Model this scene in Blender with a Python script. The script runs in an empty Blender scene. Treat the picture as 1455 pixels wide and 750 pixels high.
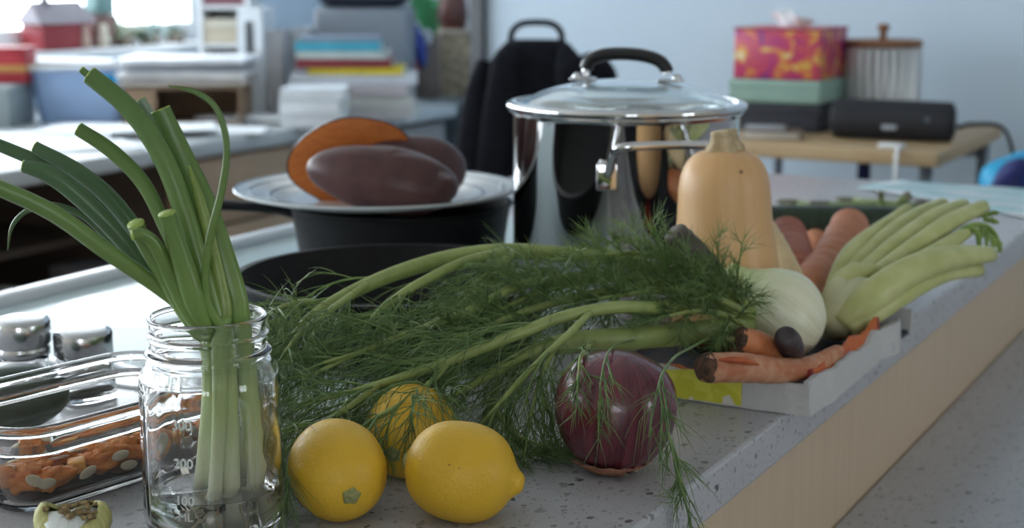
import bpy, bmesh, math, random
from mathutils import Vector, Matrix, noise
R = math.radians
PI = math.pi
random.seed(11)
SC = bpy.context.scene
COL = SC.collection

# ------------------------------------------------------------------ camera, world, light, exposure
EYE = Vector((0.0, 0.0, 1.24))            # 33 cm above the worktop
YAW, PITCH, FPX = R(28.6), R(10.8), 2200.0
cam_d = bpy.data.cameras.new('camera')
cam = bpy.data.objects.new('camera', cam_d)
COL.objects.link(cam)
cam.location = EYE
cam.rotation_euler = (R(90) - PITCH, 0, YAW)
cam_d.sensor_width = 36
cam_d.lens = FPX / 1455 * 36
cam_d.clip_start = 0.05
cam_d.dof.use_dof = True
cam_d.dof.focus_distance = 0.97
cam_d.dof.aperture_fstop = 8.0
SC.camera = cam

SKY = (0.86, 0.94, 1.0)
world = bpy.data.worlds.new('overcast_sky')
SC.world = world
world.use_nodes = True
wb = world.node_tree.nodes['Background']
wb.inputs[0].default_value = (*SKY, 1)
wb.inputs[1].default_value = 9.0

def portal(name, loc, rot, sx, sy):
    l = bpy.data.lights.new(name, 'AREA')
    l.shape = 'RECTANGLE'; l.size = sx; l.size_y = sy
    l.cycles.is_portal = True
    o = bpy.data.objects.new(name, l); COL.objects.link(o)
    o.location = loc; o.rotation_euler = rot
WALL_X = -4.0
portal('sky_portal', (WALL_X - 0.05, 1.1, 1.64), (0, R(-90), 0), 1.40, 7.1)
portal('sky_portal', (1.9, -2.95, 1.6), (R(90), 0, 0), 1.2, 1.2)  # sky portal for the fill window added behind the camera
portal('sky_portal', (3.15, 1.0, 1.55), (0, R(90), 0), 1.1, 0.9)

vs = SC.view_settings
vs.view_transform = 'Standard'; vs.look = 'None'; vs.gamma = 1.0; vs.use_curve_mapping = False
vs.exposure = 0.0
cy = SC.cycles
cy.use_denoising = True
cy.max_bounces = 14; cy.diffuse_bounces = 5; cy.glossy_bounces = 6
cy.transmission_bounces = 14; cy.transparent_max_bounces = 12
cy.sample_clamp_indirect = 8.0
cy.caustics_reflective = False

# ------------------------------------------------------------------ geometry helpers
T = 0.91                                   # top of the worktop
def _ray(px, py):
    cx = (px - 727.5) / FPX; c = -(py - 375) / FPX
    f = math.cos(PITCH) + c * math.sin(PITCH)
    z = -math.sin(PITCH) + c * math.cos(PITCH)
    return Vector((cx * math.cos(YAW) - f * math.sin(YAW), cx * math.sin(YAW) + f * math.cos(YAW), z)), f
def hd(px, py, d):                         # point d metres ahead of the lens
    r, f = _ray(px, py); return EYE + r * (d / f)
def hz(px, py, z):                         # point on the level z
    r, f = _ray(px, py); return EYE + r * ((z - EYE.z) / r.z)
def hx(px, py, x):
    r, f = _ray(px, py); return EYE + r * (x / r.x)
def hy(px, py, y):
    r, f = _ray(px, py); return EYE + r * (y / r.y)
FWD = Vector((-math.sin(YAW), math.cos(YAW), 0)); RGT = Vector((math.cos(YAW), math.sin(YAW), 0)); UP = Vector((0, 0, 1))

def cr(pts, n):
    """Catmull-Rom through pts (tuples of any length), n samples."""
    P = [tuple(p) for p in pts]
    P = [tuple(2 * a - b for a, b in zip(P[0], P[1]))] + P + [tuple(2 * a - b for a, b in zip(P[-1], P[-2]))]
    m = len(P) - 3; out = []
    for i in range(n):
        u = i / (n - 1) * m; k = min(int(u), m - 1); t = u - k
        a, b, c, d = P[k:k + 4]
        out.append(tuple(0.5 * (2 * q + (r - p) * t + (2 * p - 5 * q + 4 * r - s) * t * t + (3 * q - p - 3 * r + s) * t ** 3) for p, q, r, s in zip(a, b, c, d)))
    return out

class MB:
    def __init__(self): self.v = []; self.f = []
    def add(self, V, F):
        o = len(self.v); self.v += [Vector(p) for p in V]; self.f += [tuple(i + o for i in f) for f in F]
        return self
    def box(self, c, s, rz=0.0, M=None):
        c = Vector(c); x, y, z = s[0] / 2, s[1] / 2, s[2] / 2
        q = Matrix.Rotation(rz, 3, 'Z') if M is None else M
        V = [c + q @ Vector((a * x, b * y, d * z)) for a in (-1, 1) for b in (-1, 1) for d in (-1, 1)]
        return self.add(V, [(0, 1, 3, 2), (4, 6, 7, 5), (0, 4, 5, 1), (2, 3, 7, 6), (0, 2, 6, 4), (1, 5, 7, 3)])
    def rbox(self, c, s, r=0.01, seg=3, rz=0.0, M=None):
        bm = bmesh.new(); bmesh.ops.create_cube(bm, size=1)
        for v in bm.verts: v.co = Vector((v.co.x * s[0], v.co.y * s[1], v.co.z * s[2]))
        bmesh.ops.bevel(bm, geom=bm.edges[:], offset=min(r, min(s) * 0.49), segments=seg, profile=0.5, affect='EDGES')
        q = Matrix.Rotation(rz, 3, 'Z') if M is None else M
        bm.verts.index_update()
        self.add([Vector(c) + q @ v.co for v in bm.verts], [[v.index for v in f.verts] for f in bm.faces]); bm.free(); return self
    def tube(self, pts, rads, seg=10, cap=(True, True), ref=None, flat=1.0, sec=None, smooth=None):
        if not hasattr(rads, '__len__'): rads = [rads] * len(pts)
        if smooth:
            S = cr([tuple(p) + (r,) for p, r in zip(pts, rads)], smooth)
            pts = [Vector(s[:3]) for s in S]; rads = [max(s[3], 0.00005) for s in S]
        pts = [Vector(p) for p in pts]; n = len(pts)
        tan = [(pts[min(i + 1, n - 1)] - pts[max(i - 1, 0)]).normalized() for i in range(n)]
        a = Vector(ref) if ref is not None else (UP if abs(tan[0].z) < 0.9 else Vector((1, 0, 0)))
        V = []
        for i in range(n):
            t = tan[i]; a = a - t * a.dot(t)
            a = a.normalized() if a.length > 1e-9 else t.orthogonal().normalized()
            b = t.cross(a)
            for k in range(seg):
                w = 2 * PI * k / seg
                u, s = (math.cos(w), math.sin(w)) if sec is None else sec(w)
                V.append(pts[i] + (a * u * flat + b * s) * rads[i])
        F = [(i * seg + k, i * seg + (k + 1) % seg, (i + 1) * seg + (k + 1) % seg, (i + 1) * seg + k) for i in range(n - 1) for k in range(seg)]
        if cap[0]: F.append(tuple(range(seg))[::-1])
        if cap[1]: F.append(tuple((n - 1) * seg + k for k in range(seg)))
        return self.add(V, F)
    def lathe(self, prof, seg=48, M=None, fn=None):
        M = M or Matrix.Identity(4); rows = []; V = []; F = []
        for r, z in prof:
            if r < 1e-6: rows.append([len(V)]); V.append(M @ Vector((0, 0, z)))
            else:
                rows.append(list(range(len(V), len(V) + seg)))
                for k in range(seg):
                    w = 2 * PI * k / seg; rr, zz = (r, z) if fn is None else fn(w, r, z)
                    V.append(M @ Vector((rr * math.cos(w), rr * math.sin(w), zz)))
        for A, B in zip(rows, rows[1:]):
            for k in range(seg):
                k2 = (k + 1) % seg
                if len(A) == 1 and len(B) == 1: continue
                if len(A) == 1: F.append((A[0], B[k2], B[k]))
                elif len(B) == 1: F.append((A[k], A[k2], B[0]))
                else: F.append((A[k], A[k2], B[k2], B[k]))
        return self.add(V, F)
    def blob(self, c, s, M=None, nz=0.0, ns=30.0, seg=16, rings=10, seed=0.0):
        q = M or Matrix.Identity(3); V = [Vector((0, 0, -1))]; F = []
        for i in range(1, rings):
            p = PI * i / rings
            for k in range(seg): V.append(Vector((math.sin(p) * math.cos(2 * PI * k / seg), math.sin(p) * math.sin(2 * PI * k / seg), -math.cos(p))))
        V.append(Vector((0, 0, 1))); top = len(V) - 1
        for k in range(seg):
            F.append((0, 1 + (k + 1) % seg, 1 + k)); F.append((top, 1 + (rings - 2) * seg + k, 1 + (rings - 2) * seg + (k + 1) % seg))
        for i in range(rings - 2):
            for k in range(seg):
                a = 1 + i * seg + k; b = 1 + i * seg + (k + 1) % seg; F.append((a, b, b + seg, a + seg))
        W = []
        for v in V:
            p = Vector((v.x * s[0], v.y * s[1], v.z * s[2]))
            if nz: p = p * (1 + nz * noise.noise(p * ns + Vector((seed, seed * 1.7, 0))))
            W.append(Vector(c) + q @ p)
        return self.add(W, F)
    def build(self, name, m, parent=None, smooth=True, angle=None, bevel=0.0, sub=0, frame=None):
        """Vertices are in world space; the mesh is stored in the parent's space."""
        o = bpy.data.objects.new(name, bpy.data.meshes.new(name)); COL.objects.link(o)
        V = self.v
        if frame is not None:                      # vertices already in the frame's own space
            o.parent = parent; o.matrix_basis = (chain(parent).inverted() @ frame) if parent is not None else frame
        elif parent is not None:
            inv = chain(parent).inverted(); V = [inv @ p for p in V]; o.parent = parent
        elif V:
            xs = [p.x for p in V]; ys = [p.y for p in V]
            c = Vector(((min(xs) + max(xs)) / 2, (min(ys) + max(ys)) / 2, min(p.z for p in V)))
            V = [p - c for p in V]; o.location = c
        me = o.data; me.from_pydata([tuple(p) for p in V], [], self.f)
        bm = bmesh.new(); bm.from_mesh(me); bmesh.ops.recalc_face_normals(bm, faces=bm.faces[:]); bm.to_mesh(me); bm.free()
        me.materials.append(m)
        if smooth: me.shade_smooth()
        if angle is not None: me.set_sharp_from_angle(angle=R(angle))
        if bevel:
            b = o.modifiers.new('edge', 'BEVEL'); b.width = bevel; b.segments = 2; b.limit_method = 'ANGLE'
        if sub:
            s = o.modifiers.new('round', 'SUBSURF'); s.levels = sub; s.render_levels = sub
        return o
def chain(o):
    M = o.matrix_basis.copy()
    while o.parent is not None: o = o.parent; M = o.matrix_basis @ M
    return M
def tag(o, label, cat, group=None, kind=None):
    o['label'] = label; o['category'] = cat
    if group: o['group'] = group
    if kind: o['kind'] = kind
    return o
def thing(name, label, cat, loc, rz=0.0, group=None):
    o = bpy.data.objects.new(name, None); COL.objects.link(o); o.empty_display_size = 0.02
    o.location = loc; o.rotation_euler = (0, 0, rz); return tag(o, label, cat, group)
def struct(o): o['kind'] = 'structure'; return o
def basis(axis, up=UP):
    """Rotation that takes local Z to axis."""
    z = Vector(axis).normalized(); u = Vector(up)
    x = u - z * u.dot(z)
    x = x.normalized() if x.length > 1e-6 else z.orthogonal().normalized()
    y = z.cross(x); return Matrix((x, y, z)).transposed()
def place(loc, axis, up=UP): return Matrix.Translation(loc) @ basis(axis, up).to_4x4()

# ------------------------------------------------------------------ materials
def nodes(name):
    m = bpy.data.materials.new(name); m.use_nodes = True; t = m.node_tree
    return m, t, t.nodes['Principled BSDF'], t.links
def c4(c): return (*c, 1) if len(c) == 3 else c
def mat(name, c1, c2=None, scale=20, rough=0.5, metal=0.0, bump=0.0, bscale=None, spec=0.5, stretch=(1, 1, 1), lo=0.35, hi=0.65, detail=4, coat=0.0, sss=0.0, transmission=0.0, ior=1.45, c3=None, rot=(0, 0, 0)):
    m, t, b, L = nodes(name)
    b.inputs['Base Color'].default_value = c4(c1); b.inputs['Roughness'].default_value = rough; b.inputs['Metallic'].default_value = metal
    b.inputs['Specular IOR Level'].default_value = spec; b.inputs['Coat Weight'].default_value = coat; b.inputs['IOR'].default_value = ior
    b.inputs['Transmission Weight'].default_value = transmission
    if sss: b.inputs['Subsurface Weight'].default_value = sss; b.inputs['Subsurface Scale'].default_value = 0.01; b.inputs['Subsurface Radius'].default_value = (1, 0.8, 0.4)
    if c2 is not None or bump:
        tc = t.nodes.new('ShaderNodeTexCoord'); mp = t.nodes.new('ShaderNodeMapping'); mp.inputs['Scale'].default_value = stretch; mp.inputs['Rotation'].default_value = rot
        L.new(tc.outputs['Object'], mp.inputs['Vector'])
    if c2 is not None:
        n = t.nodes.new('ShaderNodeTexNoise'); n.inputs['Scale'].default_value = scale; n.inputs['Detail'].default_value = detail
        L.new(mp.outputs['Vector'], n.inputs['Vector'])
        r = t.nodes.new('ShaderNodeValToRGB'); r.color_ramp.elements[0].position = lo; r.color_ramp.elements[1].position = hi
        r.color_ramp.elements[0].color = c4(c1); r.color_ramp.elements[1].color = c4(c2)
        if c3 is not None:
            e = r.color_ramp.elements.new(min(hi + 0.12, 0.98)); e.color = c4(c3)
        L.new(n.outputs['Fac'], r.inputs['Fac']); L.new(r.outputs['Color'], b.inputs['Base Color'])
    if bump:
        n2 = t.nodes.new('ShaderNodeTexNoise'); n2.inputs['Scale'].default_value = bscale or scale; n2.inputs['Detail'].default_value = 3
        L.new(mp.outputs['Vector'], n2.inputs['Vector'])
        bp = t.nodes.new('ShaderNodeBump'); bp.inputs['Strength'].default_value = bump; bp.inputs['Distance'].default_value = 0.002
        L.new(n2.outputs['Fac'], bp.inputs['Height']); L.new(bp.outputs['Normal'], b.inputs['Normal'])
    return m
def meridian(name, c1, c2, k=9.0, along=20.0, rough=0.4, lo=0.35, hi=0.65, bump=0.0, tipc=None, tip=None, sss=0.0, coat=0.0):
    """Streaks that run from pole to pole of a body turned about its own local Z axis; tip = (z0, z1) blends tipc in."""
    m, t, b, L = nodes(name); N = t.nodes.new
    tc = N('ShaderNodeTexCoord'); sp = N('ShaderNodeSeparateXYZ'); L.new(tc.outputs['Object'], sp.inputs[0])
    nv = N('ShaderNodeVectorMath'); nv.operation = 'NORMALIZE'
    cb = N('ShaderNodeCombineXYZ'); L.new(sp.outputs['X'], cb.inputs[0]); L.new(sp.outputs['Y'], cb.inputs[1]); L.new(cb.outputs[0], nv.inputs[0])
    sc = N('ShaderNodeVectorMath'); sc.operation = 'SCALE'; sc.inputs['Scale'].default_value = k; L.new(nv.outputs[0], sc.inputs[0])
    s2 = N('ShaderNodeSeparateXYZ'); L.new(sc.outputs[0], s2.inputs[0])
    mz = N('ShaderNodeMath'); mz.operation = 'MULTIPLY'; mz.inputs[1].default_value = along; L.new(sp.outputs['Z'], mz.inputs[0])
    c2n = N('ShaderNodeCombineXYZ'); L.new(s2.outputs['X'], c2n.inputs[0]); L.new(s2.outputs['Y'], c2n.inputs[1]); L.new(mz.outputs[0], c2n.inputs[2])
    n = N('ShaderNodeTexNoise'); n.inputs['Scale'].default_value = 1.0; n.inputs['Detail'].default_value = 5; L.new(c2n.outputs[0], n.inputs['Vector'])
    r = N('ShaderNodeValToRGB'); r.color_ramp.elements[0].position = lo; r.color_ramp.elements[1].position = hi
    r.color_ramp.elements[0].color = c4(c1); r.color_ramp.elements[1].color = c4(c2); L.new(n.outputs['Fac'], r.inputs['Fac'])
    out = r.outputs['Color']
    if tipc is not None:
        mr = N('ShaderNodeMapRange'); mr.inputs['From Min'].default_value = tip[0]; mr.inputs['From Max'].default_value = tip[1]; L.new(sp.outputs['Z'], mr.inputs['Value'])
        mx = N('ShaderNodeMix'); mx.data_type = 'RGBA'; mx.inputs['B'].default_value = c4(tipc)
        L.new(mr.outputs['Result'], mx.inputs['Factor']); L.new(out, mx.inputs['A']); out = mx.outputs['Result']
    L.new(out, b.inputs['Base Color']); b.inputs['Roughness'].default_value = rough; b.inputs['Coat Weight'].default_value = coat
    if sss: b.inputs['Subsurface Weight'].default_value = sss; b.inputs['Subsurface Scale'].default_value = 0.01
    if bump:
        bp = N('ShaderNodeBump'); bp.inputs['Strength'].default_value = bump; bp.inputs['Distance'].default_value = 0.002
        L.new(n.outputs['Fac'], bp.inputs['Height']); L.new(bp.outputs['Normal'], b.inputs['Normal'])
    return m
def speckled(name, base, fleck, dark, rough=0.35):
    m, t, b, L = nodes(name); N = t.nodes.new
    tc = N('ShaderNodeTexCoord'); out = None
    nz = N('ShaderNodeTexNoise'); nz.inputs['Scale'].default_value = 14; L.new(tc.outputs['Object'], nz.inputs['Vector'])
    rb = N('ShaderNodeValToRGB'); rb.color_ramp.elements[0].position = 0.3; rb.color_ramp.elements[1].position = 0.7
    rb.color_ramp.elements[0].color = c4([c * 0.93 for c in base]); rb.color_ramp.elements[1].color = c4(base); L.new(nz.outputs['Fac'], rb.inputs['Fac'])
    out = rb.outputs['Color']
    for scale, prob, size, colr in ((430, 0.72, 0.36, fleck), (210, 0.74, 0.38, fleck), (140, 0.80, 0.34, dark), (85, 0.90, 0.26, dark)):
        mp = N('ShaderNodeMapping'); mp.inputs['Rotation'].default_value = (0.3, 0.2, scale); mp.inputs['Scale'].default_value = (1, 0.75, 1); L.new(tc.outputs['Object'], mp.inputs['Vector'])
        wn = N('ShaderNodeTexNoise'); wn.inputs['Scale'].default_value = scale * 1.3; L.new(mp.outputs[0], wn.inputs['Vector'])
        wm = N('ShaderNodeVectorMath'); wm.operation = 'SCALE'; wm.inputs['Scale'].default_value = 0.6 / scale; L.new(wn.outputs['Color'], wm.inputs[0])
        wa = N('ShaderNodeVectorMath'); L.new(mp.outputs[0], wa.inputs[0]); L.new(wm.outputs[0], wa.inputs[1])
        v = N('ShaderNodeTexVoronoi'); v.inputs['Scale'].default_value = scale; L.new(wa.outputs[0], v.inputs['Vector'])
        sp = N('ShaderNodeSeparateColor'); L.new(v.outputs['Color'], sp.inputs[0])
        a = N('ShaderNodeMath'); a.operation = 'GREATER_THAN'; a.inputs[1].default_value = prob; L.new(sp.outputs[0], a.inputs[0])
        d = N('ShaderNodeMath'); d.operation = 'LESS_THAN'; d.inputs[1].default_value = size; L.new(v.outputs['Distance'], d.inputs[0])
        mu = N('ShaderNodeMath'); mu.operation = 'MULTIPLY'; L.new(a.outputs[0], mu.inputs[0]); L.new(d.outputs[0], mu.inputs[1])
        m2 = N('ShaderNodeMath'); m2.operation = 'MULTIPLY'; L.new(mu.outputs[0], m2.inputs[0]); L.new(sp.outputs[1], m2.inputs[1])
        mx = N('ShaderNodeMix'); mx.data_type = 'RGBA'; mx.inputs['B'].default_value = c4(colr); L.new(m2.outputs[0], mx.inputs['Factor']); L.new(out, mx.inputs['A']); out = mx.outputs['Result']
    L.new(out, b.inputs['Base Color']); b.inputs['Roughness'].default_value = rough
    return m
def zblend(name, stops, rough=0.4, streak=0.12, sss=0.0):
    """Colour by height in the object's own space: stops = [(z, colour)...]; fine lengthwise streaks."""
    m, t, b, L = nodes(name); N = t.nodes.new
    tc = N('ShaderNodeTexCoord'); sp = N('ShaderNodeSeparateXYZ'); L.new(tc.outputs['Object'], sp.inputs[0])
    z0, z1 = stops[0][0], stops[-1][0]
    mp = N('ShaderNodeMapping'); mp.inputs['Scale'].default_value = (700, 700, 8); L.new(tc.outputs['Object'], mp.inputs['Vector'])
    n = N('ShaderNodeTexNoise'); n.inputs['Scale'].default_value = 1.0; L.new(mp.outputs[0], n.inputs['Vector'])
    mr = N('ShaderNodeMapRange'); mr.inputs['From Min'].default_value = z0; mr.inputs['From Max'].default_value = z1; L.new(sp.outputs['Z'], mr.inputs['Value'])
    ad = N('ShaderNodeMath'); ad.operation = 'MULTIPLY_ADD'; ad.inputs[1].default_value = streak; L.new(n.outputs['Fac'], ad.inputs[0])
    sb = N('ShaderNodeMath'); sb.operation = 'SUBTRACT'; sb.inputs[1].default_value = streak / 2; L.new(mr.outputs[0], sb.inputs[0]); L.new(sb.outputs[0], ad.inputs[2])
    r = N('ShaderNodeValToRGB'); e = r.color_ramp.elements
    e[0].position = 0; e[0].color = c4(stops[0][1]); e[1].position = 1; e[1].color = c4(stops[-1][1])
    for z, c in stops[1:-1]:
        k = e.new((z - z0) / (z1 - z0)); k.color = c4(c)
    L.new(ad.outputs[0], r.inputs['Fac']); L.new(r.outputs['Color'], b.inputs['Base Color']); b.inputs['Roughness'].default_value = rough
    if sss: b.inputs['Subsurface Weight'].default_value = sss; b.inputs['Subsurface Scale'].default_value = 0.006
    return m

M_wall = mat('wall_paint', (0.56, 0.68, 0.80), (0.54, 0.66, 0.78), 3, rough=0.85, bump=0.02, bscale=300)
M_warm = mat('warm_wall_paint', (0.72, 0.66, 0.57), rough=0.85)
M_ceil = mat('ceiling_paint', (0.80, 0.79, 0.76), rough=0.9)
M_floor = mat('floor_vinyl', (0.20, 0.18, 0.16), (0.26, 0.23, 0.20), 6, rough=0.5)
M_white = mat('white_paint', (0.78, 0.80, 0.82), rough=0.5)
M_counter = speckled('speckled_worktop', (0.45, 0.45, 0.475), (0.21, 0.195, 0.195), (0.085, 0.078, 0.078), 0.28)
M_birch = mat('birch_panel', (0.56, 0.43, 0.30), (0.60, 0.47, 0.335), 9, rough=0.45, stretch=(9, 9, 0.6), lo=0.3, hi=0.7)
M_glass = mat('clear_glass', (1, 1, 1), rough=0.0, transmission=1.0, ior=1.47)
M_water = mat('water', (0.98, 1.0, 0.99), rough=0.0, transmission=1.0, ior=1.33)
M_steel = mat('polished_steel', (0.72, 0.72, 0.73), rough=0.045, metal=1.0)
M_brushed = mat('brushed_steel', (0.62, 0.63, 0.65), rough=0.22, metal=1.0)
M_iron = mat('cast_iron', (0.006, 0.006, 0.007), (0.010, 0.010, 0.011), 60, rough=0.5, bump=0.15, bscale=500, spec=0.22)
M_black = mat('black_plastic', (0.012, 0.012, 0.014), rough=0.35)
M_blackcloth = mat('black_nylon', (0.006, 0.007, 0.011), (0.010, 0.011, 0.017), 40, rough=0.85, spec=0.15, bump=0.3, bscale=400)
M_hob = mat('white_glass_ceramic', (0.52, 0.62, 0.64), rough=0.12, spec=0.02)
M_hobrim = mat('hob_frame_enamel', (0.72, 0.76, 0.80), rough=0.25)
M_ring = mat('hob_ring_print', (0.25, 0.27, 0.30), rough=0.1)

# ------------------------------------------------------------------ the room
Y_BACK, X_JAMB, Y_FAR, Y_NEAR, X_RIGHT, H = 3.72, -2.12, 6.2, -3.0, 3.2, 2.6
struct(MB().box(((WALL_X + X_RIGHT) / 2, (Y_NEAR + Y_FAR) / 2, -0.05), (X_RIGHT - WALL_X + 0.4, Y_FAR - Y_NEAR + 0.4, 0.1)).build('floor', M_floor, smooth=False))
struct(MB().box(((WALL_X + X_RIGHT) / 2, (Y_NEAR + Y_FAR) / 2, H + 0.05), (X_RIGHT - WALL_X + 0.4, Y_FAR - Y_NEAR + 0.4, 0.1)).build('ceiling', M_ceil, smooth=False))
WY0, WY1, WZ0, WZ1 = -2.4, 4.84, 0.965, 2.32
def holed_wall(axis, at, a0, a1, o0, o1, z0, z1, th):
    w = MB()
    def bx(p, q, r, s):
        if axis == 'x': w.box((at, (p + q) / 2, (r + s) / 2), (th, q - p, s - r))
        else: w.box(((p + q) / 2, at, (r + s) / 2), (q - p, th, s - r))
    bx(a0, o0, 0, H); bx(o1, a1, 0, H); bx(o0, o1, 0, z0); bx(o0, o1, z1, H)
    return w
struct(holed_wall('x', WALL_X - 0.1, Y_NEAR, Y_FAR, WY0, WY1, WZ0, WZ1, 0.2).build('wall_left', M_wall, smooth=False))
struct(holed_wall('y', Y_NEAR - 0.1, WALL_X, X_RIGHT, 1.3, 2.5, 1.0, 2.2, 0.2).build('wall_front', M_warm, smooth=False))
struct(MB().box(((X_JAMB + X_RIGHT) / 2, (Y_BACK + Y_FAR) / 2, H / 2), (X_RIGHT - X_JAMB, Y_FAR - Y_BACK, H)).build('wall_back', M_wall, smooth=False))
struct(MB().box(((WALL_X + X_JAMB) / 2, Y_FAR + 0.05, H / 2), (X_JAMB - WALL_X, 0.1, H)).build('wall_far', mat('alcove_paint', (0.50, 0.54, 0.58), rough=0.85), smooth=False))
struct(holed_wall('x', X_RIGHT + 0.1, Y_NEAR, Y_BACK, 0.55, 1.45, 1.0, 2.1, 0.2).build('wall_right', M_warm, smooth=False))
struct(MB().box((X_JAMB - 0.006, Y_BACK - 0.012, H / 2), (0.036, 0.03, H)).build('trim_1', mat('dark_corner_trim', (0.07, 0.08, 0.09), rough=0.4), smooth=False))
struct(MB().box(((X_JAMB + X_RIGHT) / 2, Y_BACK - 0.008, 0.05), (X_RIGHT - X_JAMB - 0.1, 0.015, 0.1)).build('baseboard_back', M_white, smooth=False))
# windows: a thin pane lets the light through and mirrors a little
mp_, tp, bp_, Lp = nodes('window_pane'); tp.nodes.remove(bp_)
_tr = tp.nodes.new('ShaderNodeBsdfTransparent'); _gl = tp.nodes.new('ShaderNodeBsdfGlossy'); _gl.inputs['Roughness'].default_value = 0.0
_mx = tp.nodes.new('ShaderNodeMixShader')
_mx.inputs[0].default_value = 0.05; Lp.new(_tr.outputs[0], _mx.inputs[1]); Lp.new(_gl.outputs[0], _mx.inputs[2]); Lp.new(_mx.outputs[0], tp.nodes['Material Output'].inputs['Surface'])
M_pane = mp_
win = struct(thing('window_1', 'bright window above the cluttered desk', 'window', (WALL_X, (WY0 + WY1) / 2, WZ0)))
del win['category']
fr = MB(); fw = 0.07
fr.box((WALL_X - 0.08, (WY0 + WY1) / 2, WZ0 + fw / 2), (0.1, WY1 - WY0, fw)).box((WALL_X - 0.08, (WY0 + WY1) / 2, WZ1 - fw / 2), (0.1, WY1 - WY0, fw))
muls = [WY0 + fw / 2, -1.4, -0.4, 0.62, 1.66, 2.60, 3.54, WY1 - fw / 2]
for y in muls: fr.box((WALL_X - 0.08, y, (WZ0 + WZ1) / 2), (0.1, fw, WZ1 - WZ0 - 2 * fw))
fr.build('window_frame', M_white, win, smooth=False)
for a, b in zip(muls, muls[1:]):
    MB().box((WALL_X - 0.08, (a + b) / 2, (WZ0 + WZ1) / 2), (0.006, b - a - fw, WZ1 - WZ0 - 2 * fw)).build('pane', M_pane, win, smooth=False)
MB().rbox((WALL_X + 0.03, (WY0 + WY1) / 2, WZ0 - 0.0125), (0.16, WY1 - WY0 + 0.1, 0.025), 0.006).build('window_sill', M_white, win, smooth=False)
w2 = struct(thing('fill_window', 'window behind the camera', 'window', (1.9, Y_NEAR - 0.1, 1.0))); del w2['category']  # unseen window, added to brighten the sides that face the camera
f2 = MB()
for x in (1.34, 1.9, 2.46): f2.box((x, Y_NEAR - 0.1, 1.6), (0.08, 0.08, 1.2))
f2.box((1.9, Y_NEAR - 0.1, 1.04), (1.2, 0.08, 0.08)).box((1.9, Y_NEAR - 0.1, 2.16), (1.2, 0.08, 0.08)).build('window_frame', M_white, w2, smooth=False)
w3 = struct(thing('window_3', 'window in the wall right of the camera', 'window', (X_RIGHT + 0.1, 1.0, 1.0))); del w3['category']
f3 = MB()
for y in (0.59, 1.0, 1.41): f3.box((X_RIGHT + 0.1, y, 1.55), (0.08, 0.08, 1.1))
f3.box((X_RIGHT + 0.1, 1.0, 1.04), (0.08, 0.9, 0.08)).box((X_RIGHT + 0.1, 1.0, 2.06), (0.08, 0.9, 0.08)).build('window_frame', M_white, w3, smooth=False)

# ------------------------------------------------------------------ peninsula: raised worktop, wood front, lower worktop
XE, XL, YN, YE = -0.358, -1.19, -0.55, 2.42
isl = thing('kitchen_island', 'kitchen island of pale birch panels below the raised speckled top', 'kitchen island', ((XE + XL) / 2, (YN + YE) / 2, 0))
MB().box(((XE + XL) / 2 - 0.004, (YN + YE) / 2, (T - 0.035) / 2), (XE - XL - 0.03, YE - YN - 0.03, T - 0.035)).build('cabinet_body', M_birch, isl, smooth=False)
tag(MB().rbox(((XE + XL) / 2, (YN + YE) / 2, T - 0.0175), (XE - XL, YE - YN, 0.0345), 0.003, 2).build('worktop', M_counter, smooth=False), 'pale grey speckled worktop that carries all the vegetables and pans', 'worktop')
LZ = T - 0.158
low = thing('lower_counter', 'lower speckled counter in the bottom right corner of the picture', 'counter', (0.1, 0.9, 0))
MB().rbox((0.12, 0.9, LZ - 0.017), (2 * (0.12 - XE) + 0.036, 3.0, 0.034), 0.003, 2).build('counter_slab', M_counter, low, smooth=False)
MB().box((0.12, 0.9, (LZ - 0.034) / 2), (0.8, 2.8, LZ - 0.034)).build('cabinet_body', M_birch, low, smooth=False)

# cooktop let into the worktop
HX0, HX1, HY0, HY1 = XL + 0.015, -0.60, 0.93, 1.80
hob = thing('cooktop', 'glossy white glass cooktop with a raised pale frame, beneath the black pans', 'cooktop', ((HX0 + HX1) / 2, (HY0 + HY1) / 2, T))
MB().box(((HX0 + HX1) / 2, (HY0 + HY1) / 2, T + 0.0015), (HX1 - HX0 - 0.02, HY1 - HY0 - 0.02, 0.003)).build('glass_plate', M_hob, hob, smooth=False)
fb = MB()
fb.rbox((HX0 + 0.012, (HY0 + HY1) / 2, T + 0.007), (0.026, HY1 - HY0, 0.014), 0.005)
for y in (HY0 + 0.006, HY1 - 0.006): fb.rbox(((HX0 + HX1) / 2 + 0.012, y, T + 0.0018), (HX1 - HX0 - 0.026, 0.012, 0.0036), 0.0012)
fb.rbox((HX1 - 0.006, (HY0 + HY1) / 2, T + 0.0018), (0.012, HY1 - HY0 - 0.03, 0.0036), 0.0012)
fb.build('frame', M_hobrim, hob)
for (x, y, r) in ((-1.03, 1.13, 0.085), (-0.80, 1.12, 0.105), (-0.97, 1.52, 0.10), (-0.72, 1.52, 0.09)):
    MB().lathe([(r - 0.0035, T + 0.003), (r - 0.0035, T + 0.0033), (r, T + 0.0033), (r, T + 0.003)], 64, Matrix.Translation((x, y, 0))).build('burner_ring', M_ring, hob, smooth=False)

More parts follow.
